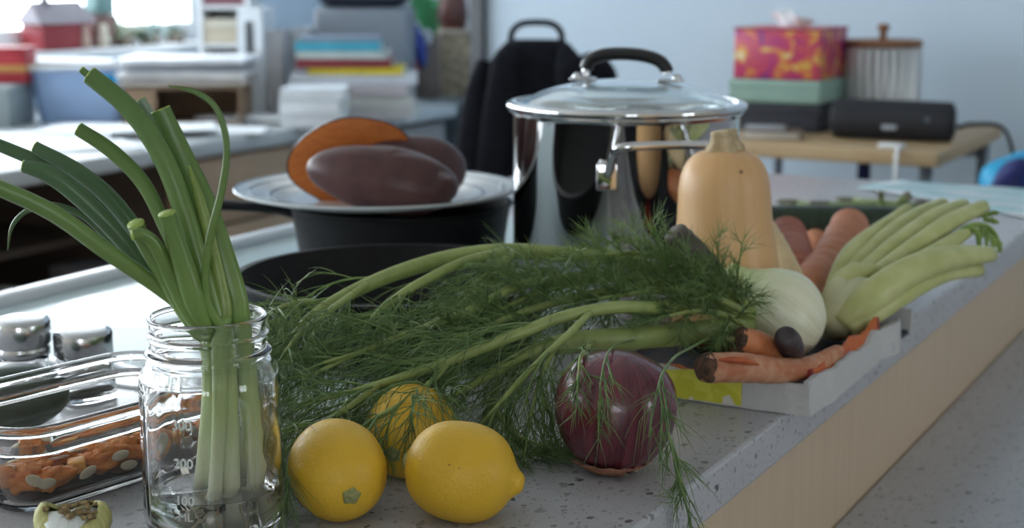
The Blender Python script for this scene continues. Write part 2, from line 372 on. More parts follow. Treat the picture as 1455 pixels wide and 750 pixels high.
# ------------------------------------------------------------------ mason jar with water
JB = hz(306, 752, T); JB.z = T + 0.0005
jar = thing('mason_jar', 'clear glass mason jar holding the green onions, measuring marks on its front', 'jar', JB)
FAZ = math.atan2(-FWD.y, -FWD.x)           # the azimuth that faces the lens
def jar_relief(w, r, z):
    a = (w - FAZ + PI) % (2 * PI) - PI; d = 0.0
    if 0.016 < z < 0.088 and r > 0.038:
        e = min((z - 0.016) / 0.01, (0.088 - z) / 0.01, 1)
        for c in (-0.95, 0.75, 2.4, -2.4): d += 0.0010 * math.exp(-((a - c) / 0.035) ** 2) * e
        for c in (-1.25, 1.15, 2.0, -2.0):
            s = 0.00028 * math.sin(z * 300 + 3 * c) * math.exp(-((a - c) / 0.13) ** 2) * e; d += s
        d -= 0.0006 * (0.5 + 0.5 * math.cos(4 * a)) * e
    return r + d, z
out_p = [(0, 0.003), (0.020, 0.003), (0.027, 0.0005), (0.0335, 0.0), (0.0375, 0.002), (0.0402, 0.007), (0.0412, 0.014)]
out_p += [(0.0413, 0.014 + 0.074 * i / 40) for i in range(1, 41)]
out_p += cr([(0.0413, 0.088), (0.0408, 0.094), (0.0390, 0.100), (0.0362, 0.1045), (0.0340, 0.107)], 12)[1:]
out_p += cr([(0.0340, 0.107), (0.0362, 0.1080), (0.0368, 0.1095), (0.0362, 0.1108), (0.0338, 0.1122), (0.0335, 0.116), (0.0338, 0.1185), (0.0350, 0.1198), (0.0352, 0.1208), (0.0340, 0.1218), (0.0336, 0.125), (0.0338, 0.1285), (0.0345, 0.1295), (0.0344, 0.1310), (0.0332, 0.1318), (0.0320, 0.1312), (0.0314, 0.129)], 60)[1:]
out_p += cr([(0.0314, 0.129), (0.0310, 0.115), (0.0316, 0.106), (0.0345, 0.1025), (0.0372, 0.097), (0.0385, 0.090), (0.0386, 0.06), (0.0386, 0.016), (0.0370, 0.009), (0.032, 0.0058), (0.02, 0.0065), (0.0, 0.007)], 50)[1:]
MB().lathe([(max(r, 0), z) for r, z in out_p[:-1]] + [(0, 0.007)], 144, Matrix.Translation(JB), jar_relief).build('glass_body', M_glass, jar)
def ring_text(body, size, az, z, name, parent, m, base, r, depth=0.0008):
    cu = bpy.data.curves.new(name, 'FONT'); cu.body = body; cu.size = size; cu.extrude = depth; cu.align_x = 'CENTER'
    tmp = bpy.data.objects.new(name, cu); COL.objects.link(tmp)
    me = bpy.data.meshes.new_from_object(tmp.evaluated_get(bpy.context.evaluated_depsgraph_get()))
    bpy.data.objects.remove(tmp)
    mb = MB(); V = []
    for v in me.vertices:
        a = az + v.co.x / r; rr = r + v.co.z; V.append(base + Vector((rr * math.cos(a), rr * math.sin(a), z + v.co.y)))
    mb.add(V, [tuple(p.vertices) for p in me.polygons]); o = mb.build(name, m, parent, smooth=False); bpy.data.meshes.remove(me); return o
mark = MB(); M_emb = mat('embossed_glass', (0.85, 0.88, 0.88), rough=0.2, transmission=0.35, ior=1.47)
for body, z, s in (('300', 0.0735, 0.0078), ('200', 0.0510, 0.0078), ('100', 0.0290, 0.0078), ('ML', 0.0195, 0.0070)):
    ring_text(body, s, FAZ - 0.21, z, 'measure_mark', jar, M_emb, JB, 0.0411)
wat = [(0, 0.0074), (0.02, 0.0069), (0.032, 0.0063), (0.0368, 0.0095), (0.0384, 0.016), (0.0384, 0.0287), (0.0378, 0.0280), (0, 0.0280)]
tag(MB().lathe(wat, 96, Matrix.Translation(JB)).build('water', M_water), 'shallow water standing in the bottom of the mason jar', 'water')

# ------------------------------------------------------------------ green onions
Z0 = T + 0.009
M_scal = zblend('green_onion', [(0.0, (0.72, 0.72, 0.56)), (0.03, (0.66, 0.70, 0.46)), (0.07, (0.42, 0.53, 0.20)), (0.11, (0.20, 0.32, 0.08)), (0.15, (0.135, 0.225, 0.052)), (0.24, (0.10, 0.185, 0.05))], rough=0.34, streak=0.09, sss=0.12)
M_scald = zblend('green_onion_dark', [(0.0, (0.72, 0.72, 0.56)), (0.03, (0.62, 0.66, 0.42)), (0.07, (0.36, 0.48, 0.17)), (0.10, (0.13, 0.24, 0.07)), (0.14, (0.065, 0.135, 0.05)), (0.24, (0.06, 0.125, 0.055))], rough=0.32, streak=0.09, sss=0.08)
M_cut = mat('onion_leaf_inside', (0.30, 0.43, 0.07), (0.38, 0.50, 0.11), 300, rough=0.4, sss=0.2)
M_root = mat('onion_roots', (0.60, 0.52, 0.38), (0.45, 0.36, 0.22), 200, rough=0.8)
def leaf(parent, pts, rad_px, m, cut=True, flat=0.75, seg=14, n=26, tip=False):
    """pts: (px, py, metres ahead); rad in px at that distance, from the neck to the tip."""
    P = [hd(x, y, d) for x, y, d in pts]; rr = [r * d / FPX for r, (x, y, d) in zip(rad_px, pts)]
    S = cr([tuple(p) + (r,) for p, r in zip(P, rr)], n); Q = [Vector(s[:3]) for s in S]; q = [max(s[3], 0.0004) for s in S]
    mb = MB()
    def sec(w): k = 1 + 0.035 * math.cos(7 * w); return math.cos(w) * k, math.sin(w) * k
    mb.tube(Q, q, seg, (True, not cut), FWD, flat, sec)
    o = mb.build('leaf', m, parent)
    if cut:
        e = Q[-1]; t = (Q[-1] - Q[-3]).normalized(); r = q[-1]
        c = MB(); c.tube([e - t * 0.0003, e + t * 0.0004, e + t * 0.0002, e - t * 0.004, e - t * 0.007], [r, r * 0.99, r * 0.80, r * 0.76, r * 0.72], seg, (False, True), FWD, flat)
        c.build('cut_end', M_cut, o)
    return o
def scallion(label, stem, srad, leaves, m=M_scal):
    b = hd(*stem[0]); base = Vector((b.x, b.y, Z0))
    th = thing('green_onion', label, 'green onion', base, 0, 'green onions in the jar')
    P = [hd(*p) for p in stem]; P[0] = base + Vector((0, 0, 0.001))
    MB().tube(P, [r * p[2] / FPX for r, p in zip(srad, stem)], 16, smooth=26).build('stem', m, th)
    rt = MB()
    for k in range(16):
        a = random.uniform(0, 2 * PI); l = random.uniform(0.005, 0.011); d = Vector((math.cos(a), math.sin(a), 0))
        p0 = base + d * 0.003 + Vector((0, 0, 0.002)); 
        rt.tube([p0, p0 + d * l * 0.5 + Vector((0, 0, 0.001)), p0 + d * l + Vector((0, 0, random.uniform(-0.001, 0.003)))], [0.0005, 0.0004, 0.0002], 5)
    rt.build('roots', M_root, th)
    for lv in leaves: leaf(th, lv[0], lv[1], lv[2] if len(lv) > 2 else m, **(lv[3] if len(lv) > 3 else {}))
    return th
scallion('green onion at the left of the jar, with the longest leaf reaching far left',
    [(283, 748, .895), (288, 690, .89), (297, 610, .883), (303, 540, .878), (300, 490, .875), (288, 455, .872)], [17, 14.5, 14.5, 16, 17, 17],
    [([(283, 480, .872), (262, 440, .868), (225, 408, .862), (150, 355, .855), (75, 302, .85), (-20, 258, .845)], [9, 10, 11, 13, 13, 12]),
     ([(290, 480, .868), (262, 440, .862), (228, 385, .858), (205, 345, .855), (193, 318, .85)], [12, 13, 11, 11, 13], M_scal, dict(flat=0.95)),
     ([(298, 480, .866), (270, 440, .860), (245, 395, .856), (222, 350, .850), (203, 333, .845), (188, 334, .842)], [14, 16, 14, 11, 9, 8], M_scal, dict(flat=0.95)),
     ([(296, 470, .862), (278, 430, .855), (262, 380, .852), (246, 330, .848), (237, 303, .845)], [11, 17, 16, 13, 13], M_scal, dict(flat=0.9))])
scallion('green onion with the tall leaf cut at the top and a thin curling leaf',
    [(326, 748, .88), (327, 690, .876), (325, 610, .87), (322, 540, .868), (318, 490, .868), (312, 450, .866)], [17, 15, 14.5, 15, 16, 16],
    [([(312, 478, .866), (300, 430, .868), (283, 372, .870), (262, 300, .875), (230, 220, .88), (185, 155, .885), (128, 107, .89)], [14, 15, 14, 15, 15, 14, 13]),
     ([(322, 470, .862), (298, 440, .856), (292, 400, .853), (297, 345, .85), (316, 265, .85), (322, 205, .85), (308, 155, .85), (278, 131, .85), (239, 122, .85)], [8, 7, 6, 6, 5.5, 5, 4.5, 4, 1], M_scal, dict(cut=False, n=44, seg=10)),
     ([(310, 465, .864), (268, 400, .876), (238, 330, .885), (205, 262, .892), (160, 215, .897), (112, 183, .90)], [9, 9, 10, 11, 11, 10]),
     ([(300, 420, .88), (255, 300, .888), (205, 190, .895), (150, 128, .898), (116, 99, .90)], [5, 5, 6, 6, 5])])
scallion('green onion at the right of the jar, with the broadest leaf cut square',
    [(366, 748, .89), (364, 690, .886), (358, 610, .88), (350, 540, .878), (345, 490, .878), (338, 450, .878)], [17, 15, 15, 15.5, 16, 16],
    [([(340, 478, .878), (330, 430, .878), (315, 380, .88), (290, 300, .885), (257, 222, .89), (228, 156, .892)], [18, 24, 25, 22, 18, 15], M_scal, dict(flat=0.5)),
     ([(340, 470, .882), (318, 400, .89), (300, 330, .896), (265, 260, .90), (228, 190, .905), (200, 141, .905)], [10, 12, 12, 10, 9, 7], mat('pale_leaf', (0.20, 0.28, 0.20), (0.28, 0.36, 0.28), 60, rough=0.3)),
     ([(345, 470, .884), (335, 420, .888), (322, 370, .89), (300, 290, .9), (275, 225, .905)], [12, 16, 14, 9, 3], M_scald, dict(cut=False))])
scallion('green onion at the back of the jar, with dark blue-green leaves leaning left',
    [(345, 735, .912), (340, 690, .912), (330, 610, .908), (318, 540, .903), (312, 490, .90), (300, 450, .90)], [16, 14, 13, 14, 15, 15],
    [([(300, 475, .90), (265, 440, .897), (215, 390, .90), (160, 325, .90), (105, 272, .90), (65, 245, .90), (33, 236, .90)], [10, 11, 12, 13, 14, 13, 9], M_scald),
     ([(300, 470, .905), (250, 420, .91), (205, 345, .915), (160, 285, .92), (110, 243, .925), (50, 209, .93)], [9, 10, 12, 13, 12, 9]),
     ([(295, 465, .905), (215, 385, .92), (150, 305, .93), (80, 243, .935), (-15, 200, .94)], [7, 9, 10, 10, 9], M_scald),
     ([(290, 460, .905), (215, 392, .915), (165, 350, .92), (120, 308, .92), (75, 291, .92), (38, 300, .92), (17, 322, .92), (11, 356, .92)], [4, 5, 5, 5, 4.5, 4, 3, 0.8], M_scald, dict(cut=False, n=40, seg=8)),
     ([(285, 455, .905), (215, 396, .908), (190, 384, .908), (165, 352, .908), (140, 340, .908)], [3, 3, 3, 2.5, 0.7], M_scald, dict(cut=False, seg=8))], M_scald)
scallion('slim green onion standing between the others in the middle of the jar',
    [(303, 742, .872), (306, 690, .868), (311, 610, .862), (312, 540, .860), (312, 490, .862), (318, 450, .864)], [13, 10.5, 10.5, 11, 12, 12],
    [([(314, 478, .866), (318, 440, .868), (312, 400, .87), (296, 330, .874), (283, 280, .876), (268, 235, .878)], [9, 12, 10, 9, 7, 2], mat('yellow_green_leaf', (0.16, 0.24, 0.05), (0.24, 0.32, 0.09), 60, rough=0.35, sss=0.1), dict(cut=False, flat=0.6))])

# ------------------------------------------------------------------ lemons
def lemon_mat(name, seed):
    m = mat(name, (0.62, 0.37, 0.020), (0.68, 0.425, 0.035), 35, rough=0.42, bump=0.30, bscale=420, lo=0.3, hi=0.7, sss=0.08)
    return m
M_lem = lemon_mat('lemon_peel', 0); M_stem = mat('lemon_stem', (0.22, 0.24, 0.08), (0.32, 0.31, 0.14), 400, rough=0.7)
M_spot = mat('lemon_scar', (0.30, 0.17, 0.03), (0.40, 0.26, 0.05), 500, rough=0.6)
L_prof = cr([(0.0, -0.0325), (0.004, -0.0328), (0.009, -0.0318), (0.018, -0.0275), (0.0262, -0.0175), (0.0295, -0.004), (0.0290, 0.009), (0.0245, 0.0205), (0.0175, 0.0275), (0.0115, 0.0310), (0.0078, 0.0340), (0.0054, 0.0368), (0.003, 0.0380), (0.0, 0.0382)], 44)
def lemon(label, c, axis, s=1.0, scars=()):
    up = (FWD * -1)
    th = thing('lemon', label, 'lemon', (c.x, c.y, T), 0, 'lemons beside the jar')
    M = place(c, axis, up)
    def fn(w, r, z): return r * (1 + 0.012 * noise.noise(Vector((math.cos(w) * 1.5, math.sin(w) * 1.5, z * 40 + s * 9)))), z
    MB().lathe([(max(r, 0) * s if i not in (0, 43) else 0, z * s) for i, (r, z) in enumerate(L_prof)], 56, M, fn).build('peel', M_lem, th)
    st = MB(); st.lathe([(0.0, -0.0315 * s), (0.0050, -0.0318 * s), (0.0054, -0.0332 * s), (0.0040, -0.0345 * s), (0.0022, -0.0340 * s), (0.0018, -0.0352 * s), (0, -0.0353 * s)], 20, M, lambda w, r, z: (r * (1 + 0.12 * math.cos(5 * w)), z))
    st.build('stem_button', M_stem, th)
    sc = MB()
    for p, r in scars: sc.blob(p, (r, r, r * 0.8), None, 0.3, 400, 8, 6)
    if scars: sc.build('scar', M_spot, th)
    return th
cA = hd(480, 690, 0.905); cA.z = T + 0.0296
cC = hd(655, 703, 0.90); cC.z = T + 0.0300
cB = hd(583, 640, 0.985); cB.z = T + 0.0298
def on_sphere(c, px, py, d, r): return c + (hd(px, py, d) - c).normalized() * r
lemon('lemon nearest the jar, its green stem button facing the viewer', cA, FWD * 0.92 + UP * 0.19 - RGT * 0.35, 1.0)
axC = RGT * 1.0 - FWD * 0.15 - UP * 0.16
lemon('lemon lying on its side with the pointed tip to the right', cC, axC, 1.03, [(on_sphere(cC, x_, y_, 0.865, 0.0303), r_) for x_, y_, r_ in ((689, 676, 0.0011), (652, 664, 0.0008), (633, 657, 0.0009))])
lemon('lemon at the back of the three, half hidden under fennel fronds', cB, FWD + RGT * 0.3 + UP * 0.2, 1.0)

# ------------------------------------------------------------------ red onion
cO = hd(875, 580, 0.995); RO = 0.0412
M_on = meridian('red_onion_skin', (0.062, 0.011, 0.020), (0.145, 0.030, 0.045), 7.0, 12, rough=0.25, coat=0.25, bump=0.12)
on = thing('red_onion', 'shiny purple-red onion at the counter edge below the fennel fronds', 'onion', (cO.x, cO.y, T))
axo = (UP + RGT * 0.10 - FWD * 0.06).normalized(); Mo = place(Vector((cO.x, cO.y, T + 0.0425)), axo)
po = cr([(0, -0.0405), (0.006, -0.0405), (0.016, -0.0385), (0.029, -0.0300), (0.0378, -0.0150), (0.0408, 0.001), (0.0385, 0.0160), (0.0305, 0.0282), (0.0190, 0.0350), (0.0090, 0.0378), (0.0050, 0.0386), (0, 0.0388)], 40)
po[0] = (0, po[0][1]); po[-1] = (0, po[-1][1])
MB().lathe([(max(r, 0), z) for r, z in po], 64, None, lambda w, r, z: (r * (1 + 0.006 * math.cos(9 * w + 2) + 0.004 * math.cos(17 * w)), z)).build('skin', M_on, on, frame=Mo)
M_flake = mat('dry_onion_skin', (0.22, 0.085, 0.06), (0.34, 0.16, 0.10), 150, rough=0.55)
fl = MB()
for a0, a1, r0, r1, dz in ((3.4, 4.9, 0.017, 0.030, 0.002), (4.6, 6.2, 0.012, 0.024, 0.0), (5.4, 7.0, 0.013, 0.022, 0.004)):
    V = []; F = []; n = 12
    for i in range(n + 1):
        a = a0 + (a1 - a0) * i / n
        for j, (r, z) in enumerate(((r0, 0.0005), ((r0 + r1) / 2, 0.0035), (r1 + 0.002 * math.sin(i * 1.9), 0.0075 + dz))):
            V.append(Vector((cO.x, cO.y, T + z)) + (RGT * math.cos(a) + FWD * math.sin(a)) * r)
    for i in range(n):
        for j in range(2): F.append((i * 3 + j, i * 3 + j + 1, i * 3 + j + 4, i * 3 + j + 3))
    fl.add(V, F)
flo = fl.build('dry_skin_flake', M_flake, on); sm = flo.modifiers.new('thickness', 'SOLIDIFY'); sm.thickness = 0.0006
rts = MB()
for k in range(14):
    a = random.uniform(0, 2 * PI); p = Vector((cO.x, cO.y, T + 0.002)) + Vector((math.cos(a), math.sin(a), 0)) * 0.005
    rts.tube([p, p + Vector((math.cos(a), math.sin(a), -0.1)) * 0.006, p + Vector((math.cos(a + .4), math.sin(a + .4), -0.15)) * 0.011], [0.0005, 0.0004, 0.0002], 5)
rts.build('roots', M_root, on)

# ------------------------------------------------------------------ paint-crusted tray under the vegetables
TX0, TX1, TY0, TY1 = -0.535, -0.340, 1.088, 1.39
def paint_mat(name, stops, scale=22, rough=0.6, bump=0.5, seed=0.0):
    m, t, b, L = nodes(name); N = t.nodes.new
    tc = N('ShaderNodeTexCoord'); mp = N('ShaderNodeMapping'); mp.inputs['Location'].default_value = (seed, seed, 0); L.new(tc.outputs['Object'], mp.inputs[0])
    n = N('ShaderNodeTexNoise'); n.inputs['Scale'].default_value = scale; n.inputs['Detail'].default_value = 5; L.new(mp.outputs[0], n.inputs['Vector'])
    r = N('ShaderNodeValToRGB'); r.color_ramp.interpolation = 'CONSTANT'; e = r.color_ramp.elements
    e[0].position = 0; e[0].color = c4(stops[0][1]); e[1].position = stops[-1][0]; e[1].color = c4(stops[-1][1])
    for p, c in stops[1:-1]: k = e.new(p); k.color = c4(c)
    L.new(n.outputs['Fac'], r.inputs['Fac']); L.new(r.outputs['Color'], b.inputs['Base Color']); b.inputs['Roughness'].default_value = rough
    n2 = N('ShaderNodeTexNoise'); n2.inputs['Scale'].default_value = 120; n2.inputs['Detail'].default_value = 6; L.new(tc.outputs['Object'], n2.inputs['Vector'])
    bp = N('ShaderNodeBump'); bp.inputs['Strength'].default_value = bump; bp.inputs['Distance'].default_value = 0.003; L.new(n2.outputs['Fac'], bp.inputs['Height']); L.new(bp.outputs['Normal'], b.inputs['Normal'])
    return m
W_ = (0.50, 0.50, 0.50)
M_pwhite = paint_mat('white_paint_crust', [(0, (0.06, 0.06, 0.08)), (0.27, (0.42, 0.42, 0.44)), (0.34, W_), (0.8, W_)], 26)
M_pyellow = paint_mat('yellow_paint', [(0, (0.60, 0.58, 0.52)), (0.36, (0.50, 0.48, 0.03)), (0.5, (0.58, 0.55, 0.06)), (0.68, (0.38, 0.40, 0.04))], 40)
M_pin = paint_mat('dark_paint_inside', [(0, (0.015, 0.018, 0.03)), (0.5, (0.03, 0.035, 0.05)), (0.62, (0.25, 0.03, 0.02)), (0.72, (0.30, 0.30, 0.32))], 14)
M_por = paint_mat('orange_red_paint', [(0, (0.28, 0.035, 0.03)), (0.42, (0.55, 0.13, 0.03)), (0.56, (0.50, 0.10, 0.03)), (0.7, (0.30, 0.03, 0.035))], 30)
tray = thing('painted_tray', 'shallow tray crusted with white, yellow and orange paint, under the vegetables', 'tray', ((TX0 + TX1) / 2, (TY0 + TY1) / 2, T))
def ragged(p, k, a): return a * noise.noise(Vector((p.x * k, p.y * k, 3.1)))
def wall_strip(parent, name, m, pts, h0, h1, th, inward, seed=0.0, rag=0.007):
    """A thick ragged strip along pts (plan points), from height h0 to a ragged top near h1."""
    n = 44; S = [Vector((q[0], q[1], 0)) for q in cr([(p[0], p[1]) for p in pts], n)]; V = []; F = []
    for i, p in enumerate(S):
        t = (S[min(i + 1, n - 1)] - S[max(i - 1, 0)]).normalized(); nn = Vector((-t.y, t.x, 0)) * inward
        top = h1 + ragged(p + Vector((seed, 0, 0)), 32, rag) + ragged(p + Vector((seed, 9, 0)), 120, rag * 0.22)
        w = 0.0022 * noise.noise(p * 60) + 0.0012 * noise.noise(p * 170)
        for q in (p + nn * (w - 0.001) + UP * h0, p + nn * w + UP * (h0 + (top - h0) * 0.6), p + nn * (w + 0.001) + UP * top, p + nn * th + UP * top, p + nn * (th + 0.003) + UP * h0): V.append(q + UP * T)
    for i in range(n - 1):
        for j in range(5): F.append((i * 5 + j, i * 5 + (j + 1) % 5, (i + 1) * 5 + (j + 1) % 5, (i + 1) * 5 + j))
    F.append((0, 1, 2, 3, 4)); F.append(tuple((n - 1) * 5 + k for k in range(5)))
    return MB().add(V, F).build(name, m, parent, angle=50)
MB().rbox(((TX0 + TX1) / 2, (TY0 + TY1) / 2, T + 0.003), (TX1 - TX0 - 0.004, TY1 - TY0 - 0.004, 0.005), 0.002, 2).build('tray_bottom', M_pin, tray)
wall_strip(tray, 'front_wall', M_pwhite, [(TX0, TY0), (TX0 + 0.06, TY0 + 0.001), (TX1 - 0.06, TY0 - 0.001), (TX1, TY0)], 0.0005, 0.024, 0.004, 1)
wall_strip(tray, 'side_wall', M_pwhite, [(TX1, TY0), (TX1 + 0.003, TY0 + 0.07), (TX1 + 0.001, TY0 + 0.15), (TX1 + 0.001, TY0 + 0.20), (TX1 + 0.007, TY0 + 0.232), (TX1 + 0.003, TY0 + 0.25)], 0.0005, 0.0255, 0.005, 1, rag=0.007)
wall_strip(tray, 'side_wall', M_pwhite, [(TX0, TY1), (TX0, TY0 + 0.2), (TX0, TY0)], 0.0005, 0.022, 0.004, 1)
wall_strip(tray, 'back_wall', M_pwhite, [(TX1, TY1), (TX0 + 0.1, TY1), (TX0, TY1)], 0.0005, 0.022, 0.004, 1)
wall_strip(tray, 'yellow_paint_patch', M_pyellow, [(TX0 + 0.003, TY0 - 0.0020), (TX0 + 0.06, TY0 - 0.0025), (TX0 + 0.142, TY0 - 0.0020)], 0.002, 0.024, 0.004, 1, seed=2.2)['label'] = 'yellow paint patch on the front'
wall_strip(tray, 'orange_paint_patch', M_por, [(TX1 - 0.0035, TY0 + 0.02), (TX1 - 0.0030, TY0 + 0.12), (TX1 - 0.0035, TY0 + 0.20)], 0.006, 0.0315, 0.005, 1, seed=4.2, rag=0.007)['label'] = 'orange-red paint inside the right edge'
wall_strip(tray, 'red_paint_patch', M_por, [(TX0 + 0.02, TY0 + 0.0035), (TX0 + 0.10, TY0 + 0.0035), (TX1 - 0.02, TY0 + 0.004)], 0.006, 0.0255, 0.005, 1, seed=6.2)

# ------------------------------------------------------------------ root vegetables
M_car = mat('carrot_skin', (0.50, 0.155, 0.055), (0.57, 0.23, 0.10), 55, rough=0.5, bump=0.25, bscale=160, lo=0.35, hi=0.7, stretch=(1, 1, 1))
M_car2 = mat('dusty_carrot_skin', (0.43, 0.15, 0.07), (0.53, 0.28, 0.17), 90, rough=0.62, bump=0.35, bscale=200, lo=0.35, hi=0.62)
M_crown = mat('carrot_crown', (0.045, 0.030, 0.022), (0.16, 0.075, 0.04), 160, rough=0.8, bump=0.6, bscale=300)
M_dark = mat('dark_root_skin', (0.055, 0.047, 0.040), (0.17, 0.145, 0.12), 75, rough=0.7, bump=0.4, bscale=160)
M_darkp = mat('dark_purple_root_skin', (0.030, 0.022, 0.026), (0.060, 0.045, 0.048), 90, rough=0.45, bump=0.2, bscale=160)
M_pars = mat('parsnip_skin', (0.52, 0.38, 0.20), (0.60, 0.47, 0.27), 60, rough=0.55, bump=0.2, bscale=150)
M_split = mat('carrot_split', (0.45, 0.10, 0.025), (0.36, 0.07, 0.02), 90, rough=0.5)
M_stub = mat('stalk_stub', (0.20, 0.22, 0.08), (0.30, 0.24, 0.12), 200, rough=0.7)
def root_veg(name, label, cat, pts, rads, m, crown=None, stub=0, group=None, seed=0.0, seg=24, n=70, wr=0.04):
    """pts in world space from crown to tip."""
    S = cr([tuple(p) + (r,) for p, r in zip(pts, rads)], n); Q = [Vector(s[:3]) for s in S]; q = [max(s[3], 0.0006) for s in S]
    q = [r * (1 + 1.4 * wr * noise.noise(Vector((i * 0.35 + seed, seed, 0))) - wr * max(0, noise.noise(Vector((i * 0.8, seed * 3, 5))))) for i, r in enumerate(q)]
    t0 = (Q[1] - Q[0]).normalized(); r0 = q[0]
    head = [Q[0] - t0 * r0 * a for a in (0.42, 0.38, 0.22)]; hr = [r0 * 0.30, r0 * 0.62, r0 * 0.90]
    t1 = (Q[-1] - Q[-2]).normalized(); r1 = q[-1]
    tail = [Q[-1] + t1 * r1 * a for a in (0.35, 0.6, 0.75)]; tr = [r1 * 0.88, r1 * 0.55, r1 * 0.2]
    c = sum(Q, Vector()) / len(Q); lo = min(p.z - r for p, r in zip(Q, q))
    th = thing(name, label, cat, (c.x, c.y, lo), 0, group)
    MB().tube(head + Q + tail, hr + q + tr, seg).build('root', m, th)
    if crown:
        cb = MB(); cb.lathe([(0, r0 * 0.30), (r0 * 0.62, r0 * 0.33), (r0 * 0.95, r0 * 0.12), (r0 * 1.03, -r0 * 0.15), (r0 * 1.01, -r0 * 0.35), (r0 * 0.6, -r0 * 0.30), (0, -r0 * 0.2)], 24, place(Q[0] - t0 * r0 * 0.16, -t0), lambda w, r, z: (r * (1 + 0.05 * math.sin(5 * w + seed)), z - r * 0.12 * math.cos(2 * w)))
        cb.build('crown', crown, th)
    if stub:
        sb = MB()
        for k in range(stub):
            d = (-t0 + Vector((random.uniform(-.3, .3), random.uniform(-.3, .3), random.uniform(-.1, .4)))).normalized()
            p = Q[0] - t0 * r0 * 0.3; sb.tube([p - d * 0.002, p + d * 0.004, p + d * 0.010], [0.0028, 0.0022, 0.0018], 8)
        sb.build('stalk_stub', M_stub, th)
    return th
CG = 'carrots in the painted tray'
P = [hd(1004, 523, 1.085), hd(1050, 522, 1.10), hd(1110, 526, 1.13), hd(1150, 521, 1.16), hd(1190, 500, 1.20)]
c1 = root_veg('carrot', 'dusty carrot with a long split in its side, lying across the front of the tray', 'carrot', P, [.0108, .0112, .0098, .0082, .0060], M_car2, M_crown, 0, CG, 1.0)
sp_ = MB(); sv = [hd(1022, 511, 1.0735), hd(1040, 511, 1.078), hd(1060, 513, 1.085), hd(1078, 518, 1.094)]
sp_.tube(sv, [0.0008, 0.0024, 0.0024, 0.0007], 10, smooth=18).build('split', M_split, c1)
P = [hd(1050, 484, 1.135), hd(1075, 489, 1.14), hd(1100, 502, 1.15), hd(1125, 520, 1.16)]
root_veg('carrot', 'short orange carrot with a dark hairy crown, just behind the split carrot', 'carrot', P, [.0105, .0105, .009, .005], M_car, M_crown, 2, CG, 2.0)
P = [hd(1117, 479, 1.125), hd(1120, 486, 1.14), hd(1124, 497, 1.155), hd(1128, 507, 1.17)]
root_veg('dark_root', 'small blackish purple root pointing at the viewer in front of the white fennel bulb', 'root vegetable', P, [.0085, .0102, .0100, .006], M_darkp, None, 0, None, 3.0)
P = [hd(960, 333, 1.195), hd(985, 362, 1.20), hd(1010, 395, 1.205), hd(1030, 430, 1.21), hd(1050, 470, 1.22), hd(1062, 500, 1.225)]
root_veg('dark_root', 'grey-brown earthy root standing up beside the butternut squash', 'root vegetable', P, [.0105, .0125, .0130, .012, .009, .005], M_dark, None, 0, None, 4.0)
P = [hd(1207, 322, 1.62), hd(1197, 345, 1.57), hd(1175, 378, 1.50), hd(1150, 405, 1.43), hd(1120, 440, 1.37)]
root_veg('carrot', 'thick orange carrot with a ringed top, right beside the celery', 'carrot', P, [.0205, .0205, .0205, .018, .012], M_car, None, 2, CG, 5.0, wr=0.05)
P = [hd(1212, 335, 1.64), hd(1213, 370, 1.60), hd(1200, 400, 1.53)]
root_veg('carrot', 'orange carrot mostly hidden between the thick carrot and the celery', 'carrot', P, [.017, .015, .009], M_car, None, 1, CG, 6.0)
P = [hd(1118, 330, 1.60), hd(1122, 355, 1.56), hd(1130, 385, 1.50), hd(1140, 420, 1.46)]
root_veg('carrot', 'stubby red-orange carrot with a stalk stub, between parsnip and zucchini', 'carrot', P, [.019, .0225, .020, .012], mat('red_carrot_skin', (0.36, 0.085, 0.045), (0.43, 0.14, 0.07), 60, rough=0.5, bump=0.25, bscale=160), None, 2, CG, 7.0)
P = [hd(1158, 340, 1.72), hd(1160, 362, 1.68), hd(1160, 395, 1.62)]
root_veg('carrot', 'smallest carrot top, peeping out in the gap between two larger carrots', 'carrot', P, [.013, .014, .009], M_car, None, 1, CG, 8.0)
P = [hd(1089, 322, 1.43), hd(1100, 345, 1.405), hd(1118, 378, 1.37), hd(1135, 410, 1.34), hd(1160, 460, 1.31)]
root_veg('parsnip', 'slim cream-coloured parsnip slanting down beside the butternut squash', 'parsnip', P, [.0085, .0105, .0105, .0085, .005], M_pars, None, 1, None, 9.0)

# ------------------------------------------------------------------ butternut squash
q0 = hd(1031, 480, 1.315); QB = Vector((q0.x, q0.y, T + 0.007))
M_sq = meridian('squash_skin', (0.58, 0.335, 0.145), (0.65, 0.40, 0.19), 4.0, 4.0, rough=0.42, lo=0.25, hi=0.75, sss=0.05)
_t = M_sq.node_tree; _b = _t.nodes['Principled BSDF']; _src = _b.inputs['Base Color'].links[0].from_socket      # small brown specks
_tc = _t.nodes.new('ShaderNodeTexCoord'); _v = _t.nodes.new('ShaderNodeTexVoronoi'); _v.inputs['Scale'].default_value = 95; _t.links.new(_tc.outputs['Object'], _v.inputs['Vector'])
_sc = _t.nodes.new('ShaderNodeSeparateColor'); _t.links.new(_v.outputs['Color'], _sc.inputs[0])
_g = _t.nodes.new('ShaderNodeMath'); _g.operation = 'GREATER_THAN'; _g.inputs[1].default_value = 0.90; _t.links.new(_sc.outputs[0], _g.inputs[0])
_l = _t.nodes.new('ShaderNodeMath'); _l.operation = 'LESS_THAN'; _l.inputs[1].default_value = 0.17; _t.links.new(_v.outputs['Distance'], _l.inputs[0])
_m2 = _t.nodes.new('ShaderNodeMath'); _m2.operation = 'MULTIPLY'; _t.links.new(_g.outputs[0], _m2.inputs[0]); _t.links.new(_l.outputs[0], _m2.inputs[1])
